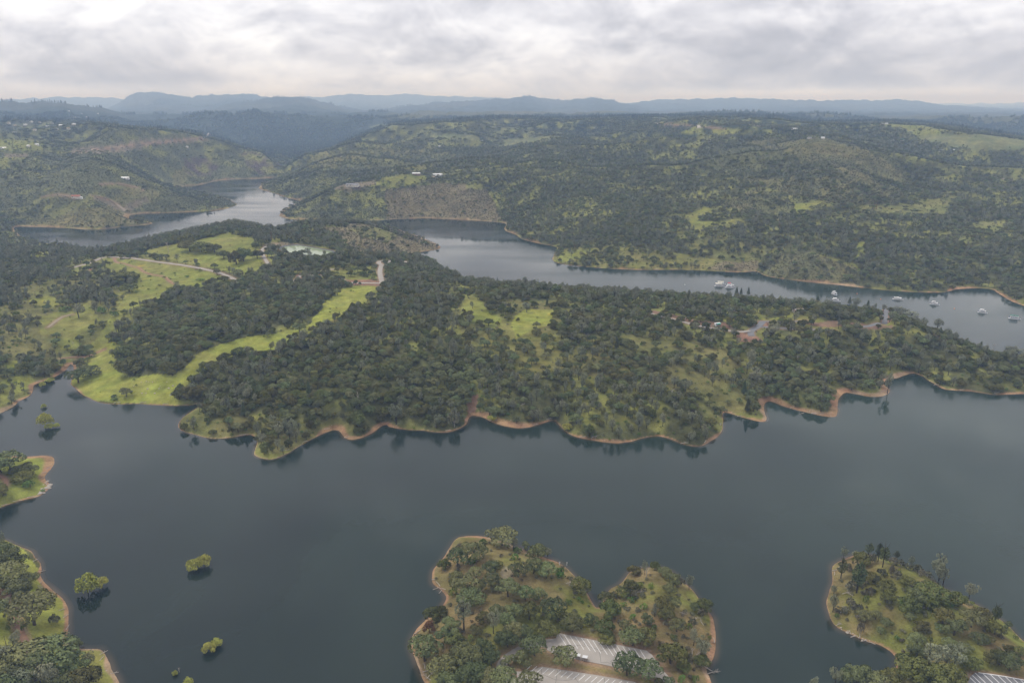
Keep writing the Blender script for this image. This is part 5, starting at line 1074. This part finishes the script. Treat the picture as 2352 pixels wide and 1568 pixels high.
# pond
px_, py_ = POND_W[:, 0], POND_W[:, 1]; cxm, cym = px_.mean(), py_.mean(); b = MB(); n = len(POND_W)
for i in range(n):
    j = (i + 1) % n
    def off(k, s): return (cxm + (POND_W[k, 0] - cxm) * s, cym + (POND_W[k, 1] - cym) * s)
    for s0, s1, za, zb in ((.93, 1.0, zp - .3, zp + 1.45), (1.0, 1.035, zp + 1.45, zp + 1.4)): b.quad([(*off(i, s0), za), (*off(j, s0), za), (*off(j, s1), zb), (*off(i, s1), zb)])
tag(b.build('pond_bank', M_LINER), 'dark lined bank around the small pale pond', kind='structure')
sheet('pond_water', np.c_[cxm + (POND_W[:, 0] - cxm) * .97, cym + (POND_W[:, 1] - cym) * .97], zp + .35, M_POND, 'pale green still water of the small lined pond', .3)

# ------------------------------------------------------------------ boats
def root(name, lab, cat, loc, rz, group=None, s=1.0):
    o = bpy.data.objects.new(name, None); COL.objects.link(o); o.location = loc; o.rotation_euler = (0, 0, rz); o.scale = (s, s, s); return tag(o, lab, cat, group)
def hull(b, L, Wd, h, m=0, z0=-.35):
    st = [(-L / 2, .92), (L * .2, 1.0), (L * .38, .86), (L / 2, .30)]; V = []
    for x, k in st:
        for z, kk in ((z0, .86), (h, 1.0)):
            V.append([(x, -Wd / 2 * k * kk, z), (x, Wd / 2 * k * kk, z)])
    for i in range(len(st) - 1):
        a0, a1, c0, c1 = V[2 * i], V[2 * i + 1], V[2 * i + 2], V[2 * i + 3]
        b.quad([a0[0], c0[0], c1[0], a1[0]], m); b.quad([c0[1], a0[1], a1[1], c1[1]], m); b.quad([a1[0], c1[0], c1[1], a1[1]], m); b.quad([a0[1], c0[1], c0[0], a0[0]], m)
    b.quad([V[0][0], V[1][0], V[1][1], V[0][1]], m); b.quad([V[-2][1], V[-1][1], V[-1][0], V[-2][0]], m)
def railing(b, L, Wd, z, x0, m=0):
    for s in (-1, 1):
        b.tube([(x0 - L / 2, s * Wd / 2, z + .9), (x0 + L / 2, s * Wd / 2, z + .9)], [.035, .035], 4, m)
        for k in range(7): x = x0 - L / 2 + L * k / 6; b.tube([(x, s * Wd / 2, z), (x, s * Wd / 2, z + .9)], [.03, .03], 4, m)
    b.tube([(x0 - L / 2, -Wd / 2, z + .9), (x0 - L / 2, Wd / 2, z + .9)], [.035, .035], 4, m); b.tube([(x0 + L / 2, -Wd / 2, z + .9), (x0 + L / 2, Wd / 2, z + .9)], [.035, .035], 4, m)
def houseboat(lab, u, v, ang, L=15.0, Wd=4.6, style='canopy', canopy=None, stripe=None):
    x, y = map(float, unproj(u, v, 0)); r = root('houseboat', lab, 'houseboat', (x, y, 0), math.radians(ang), 'houseboats moored in the channel')
    b = MB(); hull(b, L, Wd, .95); b.build('hull', stripe or M_WHITE, r)
    cl, cx0 = L * .60, -L * .06
    b = MB(); b.box((cx0, 0, 2.05), (cl, Wd * .84, 2.2), 0, 0, .97); cab = b.build('cabin', M_WHITE, r)
    for s in (-1, 1):
        for k in range(4):
            b = MB(); b.box((cx0 - cl * .36 + k * cl * .24, s * (Wd * .42 - .015), 2.35), (cl * .17, .07, .8)); b.build('window', M_GLASS, cab)
    b = MB(); b.box((cx0 + cl / 2 - .02, 0, 2.1), (.09, Wd * .55, 1.7), 0); b.build('glass_door', M_GLASS, cab)
    b = MB(); b.box((cx0 + L * .03, 0, 3.26), (cl * 1.16, Wd * .98, .2), 0, 0, .98); b.build('upper_deck', M_WHITE, r)
    b = MB(); railing(b, cl * 1.1, Wd * .9, 3.36, cx0 + L * .03); b.build('railing', M_STEEL, r)
    if style in ('canopy', 'long'):
        k = 1.0 if style == 'long' else .62; x0 = cx0 + (0 if style == 'long' else -L * .02)
        b = MB()
        for sx in (-1, 0, 1):
            for s in (-1, 1): b.tube([(x0 + sx * cl * k * .5, s * Wd * .42, 3.3), (x0 + sx * cl * k * .5, s * Wd * .42, 5.35)], [.05, .05], 5)
        b.build('canopy_frame', M_STEEL, r)
        b = MB(); n = 8; xs = [x0 - cl * k * .56, x0 + cl * k * .56]
        for i in range(n):
            y0, y1 = (-1 + 2 * i / n) * Wd * .5, (-1 + 2 * (i + 1) / n) * Wd * .5; f = lambda q: 5.35 + .28 * (1 - (q / (Wd * .5)) ** 2)
            b.quad([(xs[0], y0, f(y0)), (xs[1], y0, f(y0)), (xs[1], y1, f(y1)), (xs[0], y1, f(y1))]); b.quad([(xs[0], y1, f(y1) - .1), (xs[1], y1, f(y1) - .1), (xs[1], y0, f(y0) - .1), (xs[0], y0, f(y0) - .1)])
        b.build('canopy', canopy or M_WHITE, r)
        b = MB(); b.box((x0 + cl * .18, 0, 3.95), (1.6, 1.8, 1.1), 0, 0, .9); b.build('helm_station', M_WHITE, r)
    elif style == 'bridge':
        b = MB(); b.box((cx0 - cl * .02, 0, 4.2), (cl * .48, Wd * .68, 1.7), 0, 0, .86, (-.2, 0)); br = b.build('flybridge', M_WHITE, r)
        b = MB(); b.box((cx0 - cl * .02 + cl * .24, 0, 4.45), (.12, Wd * .5, .75)); b.build('windscreen', M_GLASS, br)
        b = MB()
        for s in (-1, 1):
            b.box((cx0 - cl * .03, s * (Wd * .325), 4.4), (cl * .32, .09, .6))
        b.build('side_window', M_GLASS, br)
        b = MB(); b.box((cx0 - cl * .06, 0, 5.2), (cl * .58, Wd * .74, .16)); b.build('bridge_roof', canopy or M_WHITE, r)
    else:     # low hardtop with a step
        b = MB(); b.box((cx0 + cl * .05, 0, 3.85), (cl * .42, Wd * .6, 1.0), 0, 0, .88); h_ = b.build('hardtop', M_WHITE, r)
        b = MB(); b.box((cx0 + cl * .26, 0, 3.9), (.1, Wd * .45, .5)); b.build('windscreen', M_GLASS, h_)
        b = MB(); b.box((cx0 - cl * .36, 0, 3.75), (1.6, 2.2, .8), 0, 0, .9); b.build('deck_locker', M_WHITE, r)
    b = MB(); b.tube([(cx0 - cl * .5, Wd * .28, 3.4), (-L * .43, Wd * .3, 2.1), (-L * .5, Wd * .32, .9)], [.32, .32, .3], 6); b.build('slide', M_NAVY if stripe is None else M_WHITE, r)
    b = MB(); b.box((L * .38, 0, 1.2), (L * .1, Wd * .35, .5), 0, 0, .8); b.build('bow_seat', M_NAVY, r)
    return r
houseboat('double-decked houseboat with long cream canopy, leftmost of the moored raft', 1652, 657.5, -12, 17, 5, 'long', M_CREAM)
houseboat('second cream-canopied houseboat moored just behind the leftmost one', 1656, 653.5, -12, 15, 4.6, 'long', M_CREAM)
houseboat('white houseboat with dark windows and flybridge at the raft front', 1675, 661, -12, 14, 4.8, 'bridge')
houseboat('white houseboat with small red canopy at the back of the raft', 1676, 656.5, -12, 12, 4.4, 'canopy', M_REDC)
houseboat('short white houseboat at the rightmost end of the moored raft', 1682, 658.8, -14, 9, 4, 'low')
houseboat('white houseboat seen bow-on alone near the opposite shore', 1916.5, 676, -82, 13, 5, 'bridge')
houseboat('white houseboat half hidden behind the ridge trees', 1919, 692, -25, 14, 4.6, 'canopy')
houseboat('long low white houseboat with stepped hardtop in mid channel', 2062, 688, -24, 16, 5, 'low')
houseboat('white cruiser-like houseboat with tall flybridge in the channel', 2146, 699.5, -34, 14, 4.6, 'bridge')
houseboat('small white houseboat with short white canopy off the ridge end', 2256.5, 718.5, -32, 13, 4.4, 'canopy')
houseboat('white houseboat shaded by a long green canopy', 2330, 732.5, -28, 15.5, 4.8, 'long', M_GREENC)
for lab, u, v in (('orange mooring buoy right of the bow-on houseboat', 1968.5, 674.5), ('orange mooring buoy left of the stepped-hardtop houseboat', 2022.8, 687.5), ('orange mooring buoy between cruiser and small canopied houseboat', 2192, 709), ('white mooring buoy left of the houseboat raft', 1573, 654)):
    x, y = map(float, unproj(u, v, 0)); b = MB()
    pr = [(0, -.5), (.45, -.35), (.62, 0), (.5, .4), (.2, .65), (.14, 1.0), (.0, 1.02)]
    for i in range(len(pr) - 1):
        for k in range(10):
            t0, t1 = 6.283 * k / 10, 6.283 * (k + 1) / 10; (r0, z0), (r1, z1) = pr[i], pr[i + 1]
            b.quad([(r0 * math.cos(t0), r0 * math.sin(t0), z0), (r0 * math.cos(t1), r0 * math.sin(t1), z0), (r1 * math.cos(t1), r1 * math.sin(t1), z1), (r1 * math.cos(t0), r1 * math.sin(t0), z1)])
    o = b.build('mooring_buoy', M_WHITE if 'white' in lab else M_ORANGE, None, True); o.location = (x, y, 0); o.scale = (1.2, 1.2, 1.2); tag(o, lab, 'buoy', 'mooring buoys in the channel')

# ------------------------------------------------------------------ houses
def house(name, lab, cat, u, v, L, Wd, hw, hr, rz, wall, roof, group=None, wing=False, n_win=3, sky=0):
    x, y, z = hit([u], [v])[0]; r = root(name, lab, cat, (x, y, z), math.radians(rz), group)
    def gable(L, Wd, cx_, cy_, h, hr, tag_):
        b = MB(); b.box((cx_, cy_, h / 2 - 1), (L, Wd, h + 2))
        for s in (-1, 1): b.quad([(cx_ + s * L / 2, cy_ - Wd / 2, h), (cx_ + s * L / 2, cy_ + Wd / 2, h), (cx_ + s * L / 2, cy_, h + hr), (cx_ + s * L / 2, cy_, h + hr)][::s])
        w_ = b.build('wall', wall, r)
        b = MB(); e = .6
        for s in (-1, 1):
            t = s * (Wd / 2 + e); zz = h - hr * e / (Wd / 2)
            a = [(cx_ - L / 2 - e, cy_ + t, zz), (cx_ + L / 2 + e, cy_ + t, zz), (cx_ + L / 2 + e, cy_, h + hr + .12), (cx_ - L / 2 - e, cy_, h + hr + .12)]
            b.quad(a[::s]); b.quad([(p[0], p[1], p[2] - .22) for p in a][::-s])
            b.quad([a[0], a[1], (a[1][0], a[1][1], zz - .22), (a[0][0], a[0][1], zz - .22)][::-s])
        return w_, b.build('roof', roof, r)
    w_, rf = gable(L, Wd, 0, 0, hw, hr, 0)
    if wing: gable(Wd * 1.1, L * .45, L * .32, -Wd * .7, hw * .95, hr * .8, 1)
    for k in range(n_win):
        b = MB(); b.box((-L * .36 + .72 * L * k / max(n_win - 1, 1), -Wd / 2 - .02, hw * .55), (L * .11, .12, hw * .4)); b.build('window', M_GLASS, w_)
    b = MB(); b.box((L * .12, -Wd / 2 - .03, hw * .38), (1.1, .14, hw * .72)); b.build('door', M_WALLB, w_)
    for k in range(sky):
        b = MB(); xx = -L * .3 + .3 * L * k; yy = -Wd * .25
        zz = hw + hr * .5; sl_ = hr / (Wd / 2); b.quad([(xx - .7, yy - .6, zz - .6 * sl_ + .2), (xx + .7, yy - .6, zz - .6 * sl_ + .2), (xx + .7, yy + .6, zz + .6 * sl_ + .2), (xx - .7, yy + .6, zz + .6 * sl_ + .2)]); b.build('skylight', M_WHITE, rf)
    return r
house('house', 'tan house with red tiled roof on the brushy promontory', 'house', 175, 454, 20, 11, 4.5, 3, 12, M_WALL, M_ROOFR, None, True)
house('house', 'small white-roofed shed beside the red-tiled promontory house', 'shed', 184, 456, 12, 8, 3.2, 1.6, 12, M_WHITE, M_ROOFW)
house('house', 'bright white house on the promontory crest', 'house', 288, 411, 22, 11, 3.8, 2.6, 6, M_WHITE, M_ROOFW)
house('house', 'long grey-roofed ranch house on the tan hilltop clearing', 'house', 810, 427, 38, 14, 4.2, 3.2, -4, M_WALL, M_ROOFG, None, True, 4)
house('house', 'low grey outbuilding below the long ranch house', 'shed', 820, 431.5, 16, 8, 3, 1.8, -4, M_WALLB, M_ROOFG)
house('house', 'white-roofed barn left of the green hilltop clearing', 'barn', 956, 402, 24, 12, 5, 2.6, 8, M_WALLB, M_ROOFW)
house('house', 'white house among oaks right of the hilltop barn', 'house', 1004, 404.5, 26, 12, 5.5, 2.6, 15, M_WHITE, M_ROOFW, None, True)
house('house', 'tan outbuilding below the white house among oaks', 'shed', 998, 409, 18, 10, 4, 2, 15, M_WALL, M_ROOFT)
FARH = [(1107,325,24,'white farmhouse beside the far green fields'),(1010,338,22,'small white house below the left far field'),(1082,357,22,'grey house in woods below the far fields'),(1030,271,50,'white building on the far wooded ridge left of centre'),(1055,268,60,'long white building on the far wooded ridge top'),(1367,296,40,'white house in the dark far woods'),(1325,269,55,'tan house near the conifer ridgeline'),(1062,386,24,'white house in a small forest clearing above the bluff'),(1629,325,20,'white shed at the edge of the far hill grass'),(1739,290,50,'tan ranch house on the far bare knoll'),(1824,298,44,'low pale building below the far ridge'),(1848,297,60,'long red-roofed building below the far ridge'),(1878,276,60,'long white building on the far ridgeline'),(2031,286,60,'wide white building on the wooded right ridge'),(1859,319,30,'dark-roofed house atop the big brush hill'),(1890,319,22,'pale shed atop the big brush hill'),(2075,323,40,'green-roofed barn below the far green hill'),(2050,324,24,'pale house below the far green hill'),(2161,348,26,'white barn under the green hill'),(2188,347,24,'white house under the green hill'),(5,342,60,'wide white building on the left plateau edge'),(85,334,26,'white house on the left plateau'),(66,337,24,'pale house on the left plateau'),(430,339,16,'tiny white shed on the brush slope')]
for k, (u, v, L, lab) in enumerate(FARH):
    red, dk = 'red-roofed' in lab, ('grey' in lab or 'dark' in lab)
    house('house', lab, lab.split()[-1] if False else 'house', u, v, L * .45, 8, 3.6, 2.2, random.uniform(-20, 20), M_WALL, M_ROOFR if red else M_ROOFG if dk else M_GREENC if 'green-roofed' in lab else M_ROOFT if 'tan' in lab else M_ROOFW, 'farmhouses scattered on the far hills', False, 2)
TOWN = [(35,290),(54,276),(64,278),(91,283),(58,288),(129,299),(157,297),(169,287),(161,272),(172,271),(158,256),(188,262),(212,279),(225,262),(35,306),(35,273),(72,281),(205,277),(198,270),(110,292),(120,285),(80,300),(140,290),(100,276),(20,284)]
for k, (u, v) in enumerate(TOWN):
    pl_ = 'left of' if u < 70 else 'in the middle of' if u < 140 else 'right of'
    house('house', ('white' if k % 3 else 'pale tan') + ' hillside house in the far left town', 'house', u, v, random.uniform(11, 20), 9, 4.2, 2.6, random.uniform(-30, 30), M_WALL, M_ROOFW if k % 3 == 1 else M_ROOFG if k % 3 == 2 else M_ROOFT, ('white' if k % 3 else 'pale tan') + ' houses of the far hillside town', False, 2)
house('restroom_building', 'tan-roofed restroom with three white skylights among ridge oaks', 'restroom', 1832, 716.5, 13, 7, 3.2, 1.8, 4, M_WALL, M_ROOFT, None, False, 2, 3)
house('restroom_building', 'small tan-roofed restroom right of the turning circle', 'restroom', 929, 606, 11, 6.5, 3.2, 1.6, -4, M_WALL, M_ROOFT, None, False, 2, 3)
# a trailer with an awning and a car, campground
x, y, z = hit([1647.5], [747])[0]; r = root('travel_trailer', 'white and teal travel trailer parked under the campground oaks', 'trailer', (x, y, z), math.radians(22))
b = MB(); b.box((0, 0, 1.9), (8.0, 2.6, 2.5), 0, 0, .97); bd = b.build('body', M_WHITE, r)
b = MB(); b.box((.4, -1.32, 1.7), (6.6, .06, .9)); b.build('stripe', M_TEAL, bd)
for k in (-2.4, .2, 2.4): b = MB(); b.box((k, -1.36, 2.4), (1.2, .06, .7)); b.build('window', M_GLASS, bd)
b = MB(); b.box((.5, -2.4, 3.0), (6.0, 2.2, .12)); b.build('awning', M_TEAL, r)
for s in (-1, 1): b = MB(); b.tube([(-.6, s * 1.2, .42), (-.6, s * 1.38, .42)], [.42, .42], 10); b.tube([(-1.5, s * 1.2, .42), (-1.5, s * 1.38, .42)], [.42, .42], 10); b.build('wheel', M_TYRE, r)
def car(lab, u, v, rz, m, group='cars by the campsites'):
    x, y, z = hit([u], [v])[0]; r = root('parked_car', lab, 'car', (x, y, z + .15), math.radians(rz), group)
    b = MB(); b.box((0, 0, .75), (4.8, 1.9, .75), 0, 0, .96); b.box((-.3, 0, 1.42), (2.9, 1.75, .66), 0, 0, .82); bd = b.build('body', m, r)
    b = MB(); b.box((-.3, 0, 1.42), (2.6, 1.76, .42), 0, 0, .86); b.build('window', M_GLASS, bd)
    for sx in (-1, 1):
        for s in (-1, 1): b = MB(); b.tube([(sx * 1.45, s * .8, .36), (sx * 1.45, s * .99, .36)], [.36, .36], 10); b.build('wheel', M_TYRE, r)
    for s in (-1, 1): b = MB(); b.box((2.38, s * .65, .82), (.08, .34, .2)); b.build('headlight', M_WHITE, r)
car('silver car parked in front of the teal-striped trailer', 1644, 750.5, 70, M_STEEL)
car('white car on the campground road left of the trailer', 1622, 752.2, 10, M_WHITE)
car('white pickup-like car by the camping lane under the pond woods', 776, 618.6, 15, M_WHITE)
def toilet(lab, u, v):
    x, y, z = hit([u], [v])[0]; r = root('portable_toilet', lab, 'portable toilet', (x, y, z), .2)
    b = MB(); b.box((0, 0, 1.15), (1.5, 1.5, 2.3), 0, 0, .97); b.build('cabin', M_WHITE, r); b = MB(); b.box((0, 0, 2.4), (1.6, 1.6, .22), 0, 0, .8); b.build('roof', M_WHITE, r); b = MB(); b.box((0, -.76, 1.1), (.9, .05, 1.9)); b.build('door', M_STEEL, r)
toilet('white portable toilet at the edge of the clearing by the straight road', 835.5, 652.6)
for k, (X, Y, lab) in enumerate(((85,1250,'white-roofed bin shelter at the left lot corner'),(140,1262,'white-roofed bin shelter half hidden behind the lot oak'),(300,1296,'white-roofed bin shelter right of the lot oak'),(377,1316,'white-roofed bin shelter nearest the lot middle'))):
    u, v = z7(X, Y); x, y = map(float, unproj(u, v, ZL)); r = root('bin_shelter', lab, 'shelter', (x, y, ZL + .1), math.radians(-14), 'bin shelters on the upper lot')
    b = MB(); b.box((0, 0, .95), (2.5, 1.9, 1.9)); b.build('body', M_WALLB if k % 2 else M_STEEL, r)
    b = MB(); b.box((0, 0, 2.02), (2.8, 2.2, .18)); 
    for q in range(5): b.box((-1.1 + q * .55, 0, 2.14), (.1, 2.1, .08))
    b.build('roof', M_ROOFW, r)
    for s in (-1, 1): b = MB(); b.box((s * .6, -.98, .9), (1.0, .08, 1.5)); b.build('door', M_STEEL, r)
def pole(lab, u, v, h, arms=1, rad=.2):
    x, y, z = hit([u], [v])[0]; r = root('utility_pole', lab, 'utility pole', (x, y, z), .4, 'utility poles')
    b = MB(); b.tube([(0, 0, -1), (0, 0, h * .5), (0, 0, h)], [rad * 1.2, rad, rad * .8], 7); b.build('pole', M_POLE, r)
    for k in range(arms): b = MB(); b.box((0, .16, h - .8 - 1.4 * k), (3.2, .2, .22)); b.build('crossarm', M_POLE, r)
pole('tall red-brown utility pole on the berm left of the pond', 623.8, 551.5, 15, 2, .34)
pole('lone utility pole on the opposite grassy headland', 1320, 577, 14, 2, .25)
pole('left utility pole of the pair on the far meadow', 2007, 481, 18, 1, .4)
pole('right utility pole of the pair on the far meadow', 2012.5, 481, 18, 1, .4)
pole('pale pole beside the oaks under the campground road', 645, 657, 11, 1, .2)
pole('utility pole rising from the far shore woods', 1789, 530, 17, 1, .3)
# sign posts
for lab, u, v in (('white marker post on the north-east shore of the parking headland', 1285, 1296.5), ('white marker post on the pale spit beside the round knoll', 1302, 1297)):
    x, y, z = hit([u], [v])[0]; b = MB(); b.tube([(0, 0, -.5), (0, 0, 2.4)], [.2, .16], 8); b.box((0, -.22, 2.0), (.9, .06, .9)); o = b.build('marker_post', M_WHITE); o.location = (x, y, z); tag(o, lab, 'post', 'white shore markers')
# fallen trees, driftwood and boulders
def lay(me, name, lab, cat, u, v, rz, s, grp):
    x, y, z = hit([u], [v])[0]; o = link(name, me, None, (x, y, z + .05), (0, 0, rz)); o.scale = (s, s, s); tag(o, lab, cat, grp); return o
FA = [(1303,1340,.5,1.0),(1312,1346,2.2,.8),(1470,1360,.2,1.1),(1478,1356,2.6,.9),(1455,1352,1.0,1.0),(1566,1408,-.6,1.1),(1595,1422,.4,1.0),(1612,1430,1.8,.9),(1600,1505,.8,1.2),(1622,1533,2.3,1.3),(1636,1545,.3,1.2),(1590,1495,1.4,1.0),(990,1549,1.0,1.3),(982,1556,2.4,1.1),(1945,1362,.3,1.3),(1955,1366,2.0,1.1),(1935,1402,.8,1.2),(1948,1400,2.5,1.1),(1926,1434,.5,.9),(1975,1458,1.2,.9),(2118,1397,.4,1.0),(1958,1342,1.6,1.0),(362,846,.3,1.1),(405,842,1.5,1.0),(516,783,.4,1.2),(723,690,.2,1.2),(733,680,1.8,.8),(1172,713,.6,1.6),(1045,950,.3,1.3),(1200,930,.8,1.3),(1262,962,.5,1.3),(1367,1003,.3,1.2),(2048,866,.2,1.2),(1842,950,.4,1.0),(1790,868,.9,1.1),(1450,815,.3,1.0),(1655,975,1.3,1.0),(1572,1018,.2,1.4)]
for u, v, rz, s in FA: lay(FALLEN[int(u) % 3], 'fallen_tree', 'pale fallen tree lying ' + place_phrase(u, v), 'fallen tree', u, v, rz, s * .62, None)
LG = [(1002,1351,.6),(1006,1340,2.1),(1012,1358,1.2),(1000,1330,.2),(1016,1352,2.8),(960,1450,.9),(980,1540,.4),(975,1528,1.8),(1530,1310,.2),(1480,1305,2.4),(1640,1470,1.4),(1918,1309,.3),(1916,1316,1.2),(1930,1300,.7),(1960,1461,.4),(1985,1471,.2),(2000,1476,2.6),(110,1075,1.0),(97,1098,.8),(100,1085,.4),(70,1141,.3),(40,1150,.3),(10,1159,.5),(80,1287,1.1),(95,1312,.5),(120,1365,1.9),(140,1400,.6),(150,1415,1.2),(155,1440,1.7),(235,1500,.9),(233,1512,1.5),(262,1545,.3),(270,924,.1),(330,924,.3),(380,928,.05),(40,921,.6),(90,876,.5),(560,998,.2),(660,1033,.5),(700,1014,.6),(750,985,.3),(800,1003,.4),(1030,988,.3),(1130,965,.6),(1230,975,.5),(1340,1003,.2),(1620,1014,1.0),(1820,936,.3),(1870,949,.2),(2150,883,.5),(2210,895,.2),(2290,902,.1),(1700,955,.3)]
for k, (u, v, rz) in enumerate(LG): lay(LOGS[k % 4], 'driftwood_log', 'bleached driftwood log ' + place_phrase(u, v), 'driftwood', u, v, rz, 1.0 if v > 1030 else 1.3, None)
g = np.random.default_rng(77)
for k in range(34):
    t = g.beta(1.5, 1.5); u = 92 + 24 * t + g.normal() * 4; v = 1131 - 20 * t + g.normal() * 3.5
    o = lay(ROCKS[k % 4], 'boulder', 'pale boulder in the white rock pile on the grassy point', 'boulder', u, v, g.uniform(0, 6), g.uniform(.5, 1.3), 'pale boulders on the small point')
for k in range(20):
    t = g.uniform(0, 1); u = 1925 + 70 * t + g.normal() * 2; v = 1440 + 34 * t + g.normal() * 2
    lay(ROCKS[k % 4], 'boulder', 'pale boulder in the stony rim of the pine headland', 'boulder', u, v, g.uniform(0, 6), g.uniform(.25, .55), 'boulders along the pine headland rim')
for k in range(16):
    u = g.uniform(300, 410); v = g.uniform(875, 912)
    lay(ROCKS[k % 4], 'boulder', 'small rock scattered over the lakeside meadow', 'boulder', u, v, g.uniform(0, 6), g.uniform(.4, 1.1), 'rocks in the lakeside meadow')
# ------------------------------------------------------------------ labels of the plants: look, then place, then order from the left
by = {}
for q in TREES: by.setdefault(desc(q['code'], q['h'], q['w']) + ' ' + place_phrase(q['u'], q['v']), []).append(q)
for lab, qs in by.items():
    qs.sort(key=lambda q: q['u'])
    for k, q in enumerate(qs):
        _, cat, look = NAMES[q['code']]
        if len(qs) == 1: l = lab
        elif len(qs) <= 18: l = lab + ', ' + ('leftmost' if k == 0 else 'rightmost' if k == len(qs) - 1 else ORD[k] + ' from left')
        else: l = lab
        grp = cat + 's: ' + lab if len(qs) > 18 else (look + 'es' if look.endswith('sh') else look + 's')
        tag(q['o'], q['lab'] or l, cat, grp)
def dedupe(prefix):
    by = {}
    for o in COL.objects:
        if o.name.startswith(prefix) and o.parent is None: by.setdefault(o['label'], []).append(o)
    for lab, os_ in by.items():
        if len(os_) > 1:
            os_.sort(key=lambda o: math.atan2(o.location.x, o.location.y))
            for k, o in enumerate(os_): o['label'] = lab + ', ' + ('leftmost' if k == 0 else 'rightmost' if k == len(os_) - 1 else ORD[min(k, 9)] + ' from left')
    for o in COL.objects:
        if o.name.startswith(prefix) and o.parent is None and not o.get('group'): o['group'] = prefix.replace('_', ' ') + 's on the banks'
dedupe('fallen_tree'); dedupe('driftwood_log')
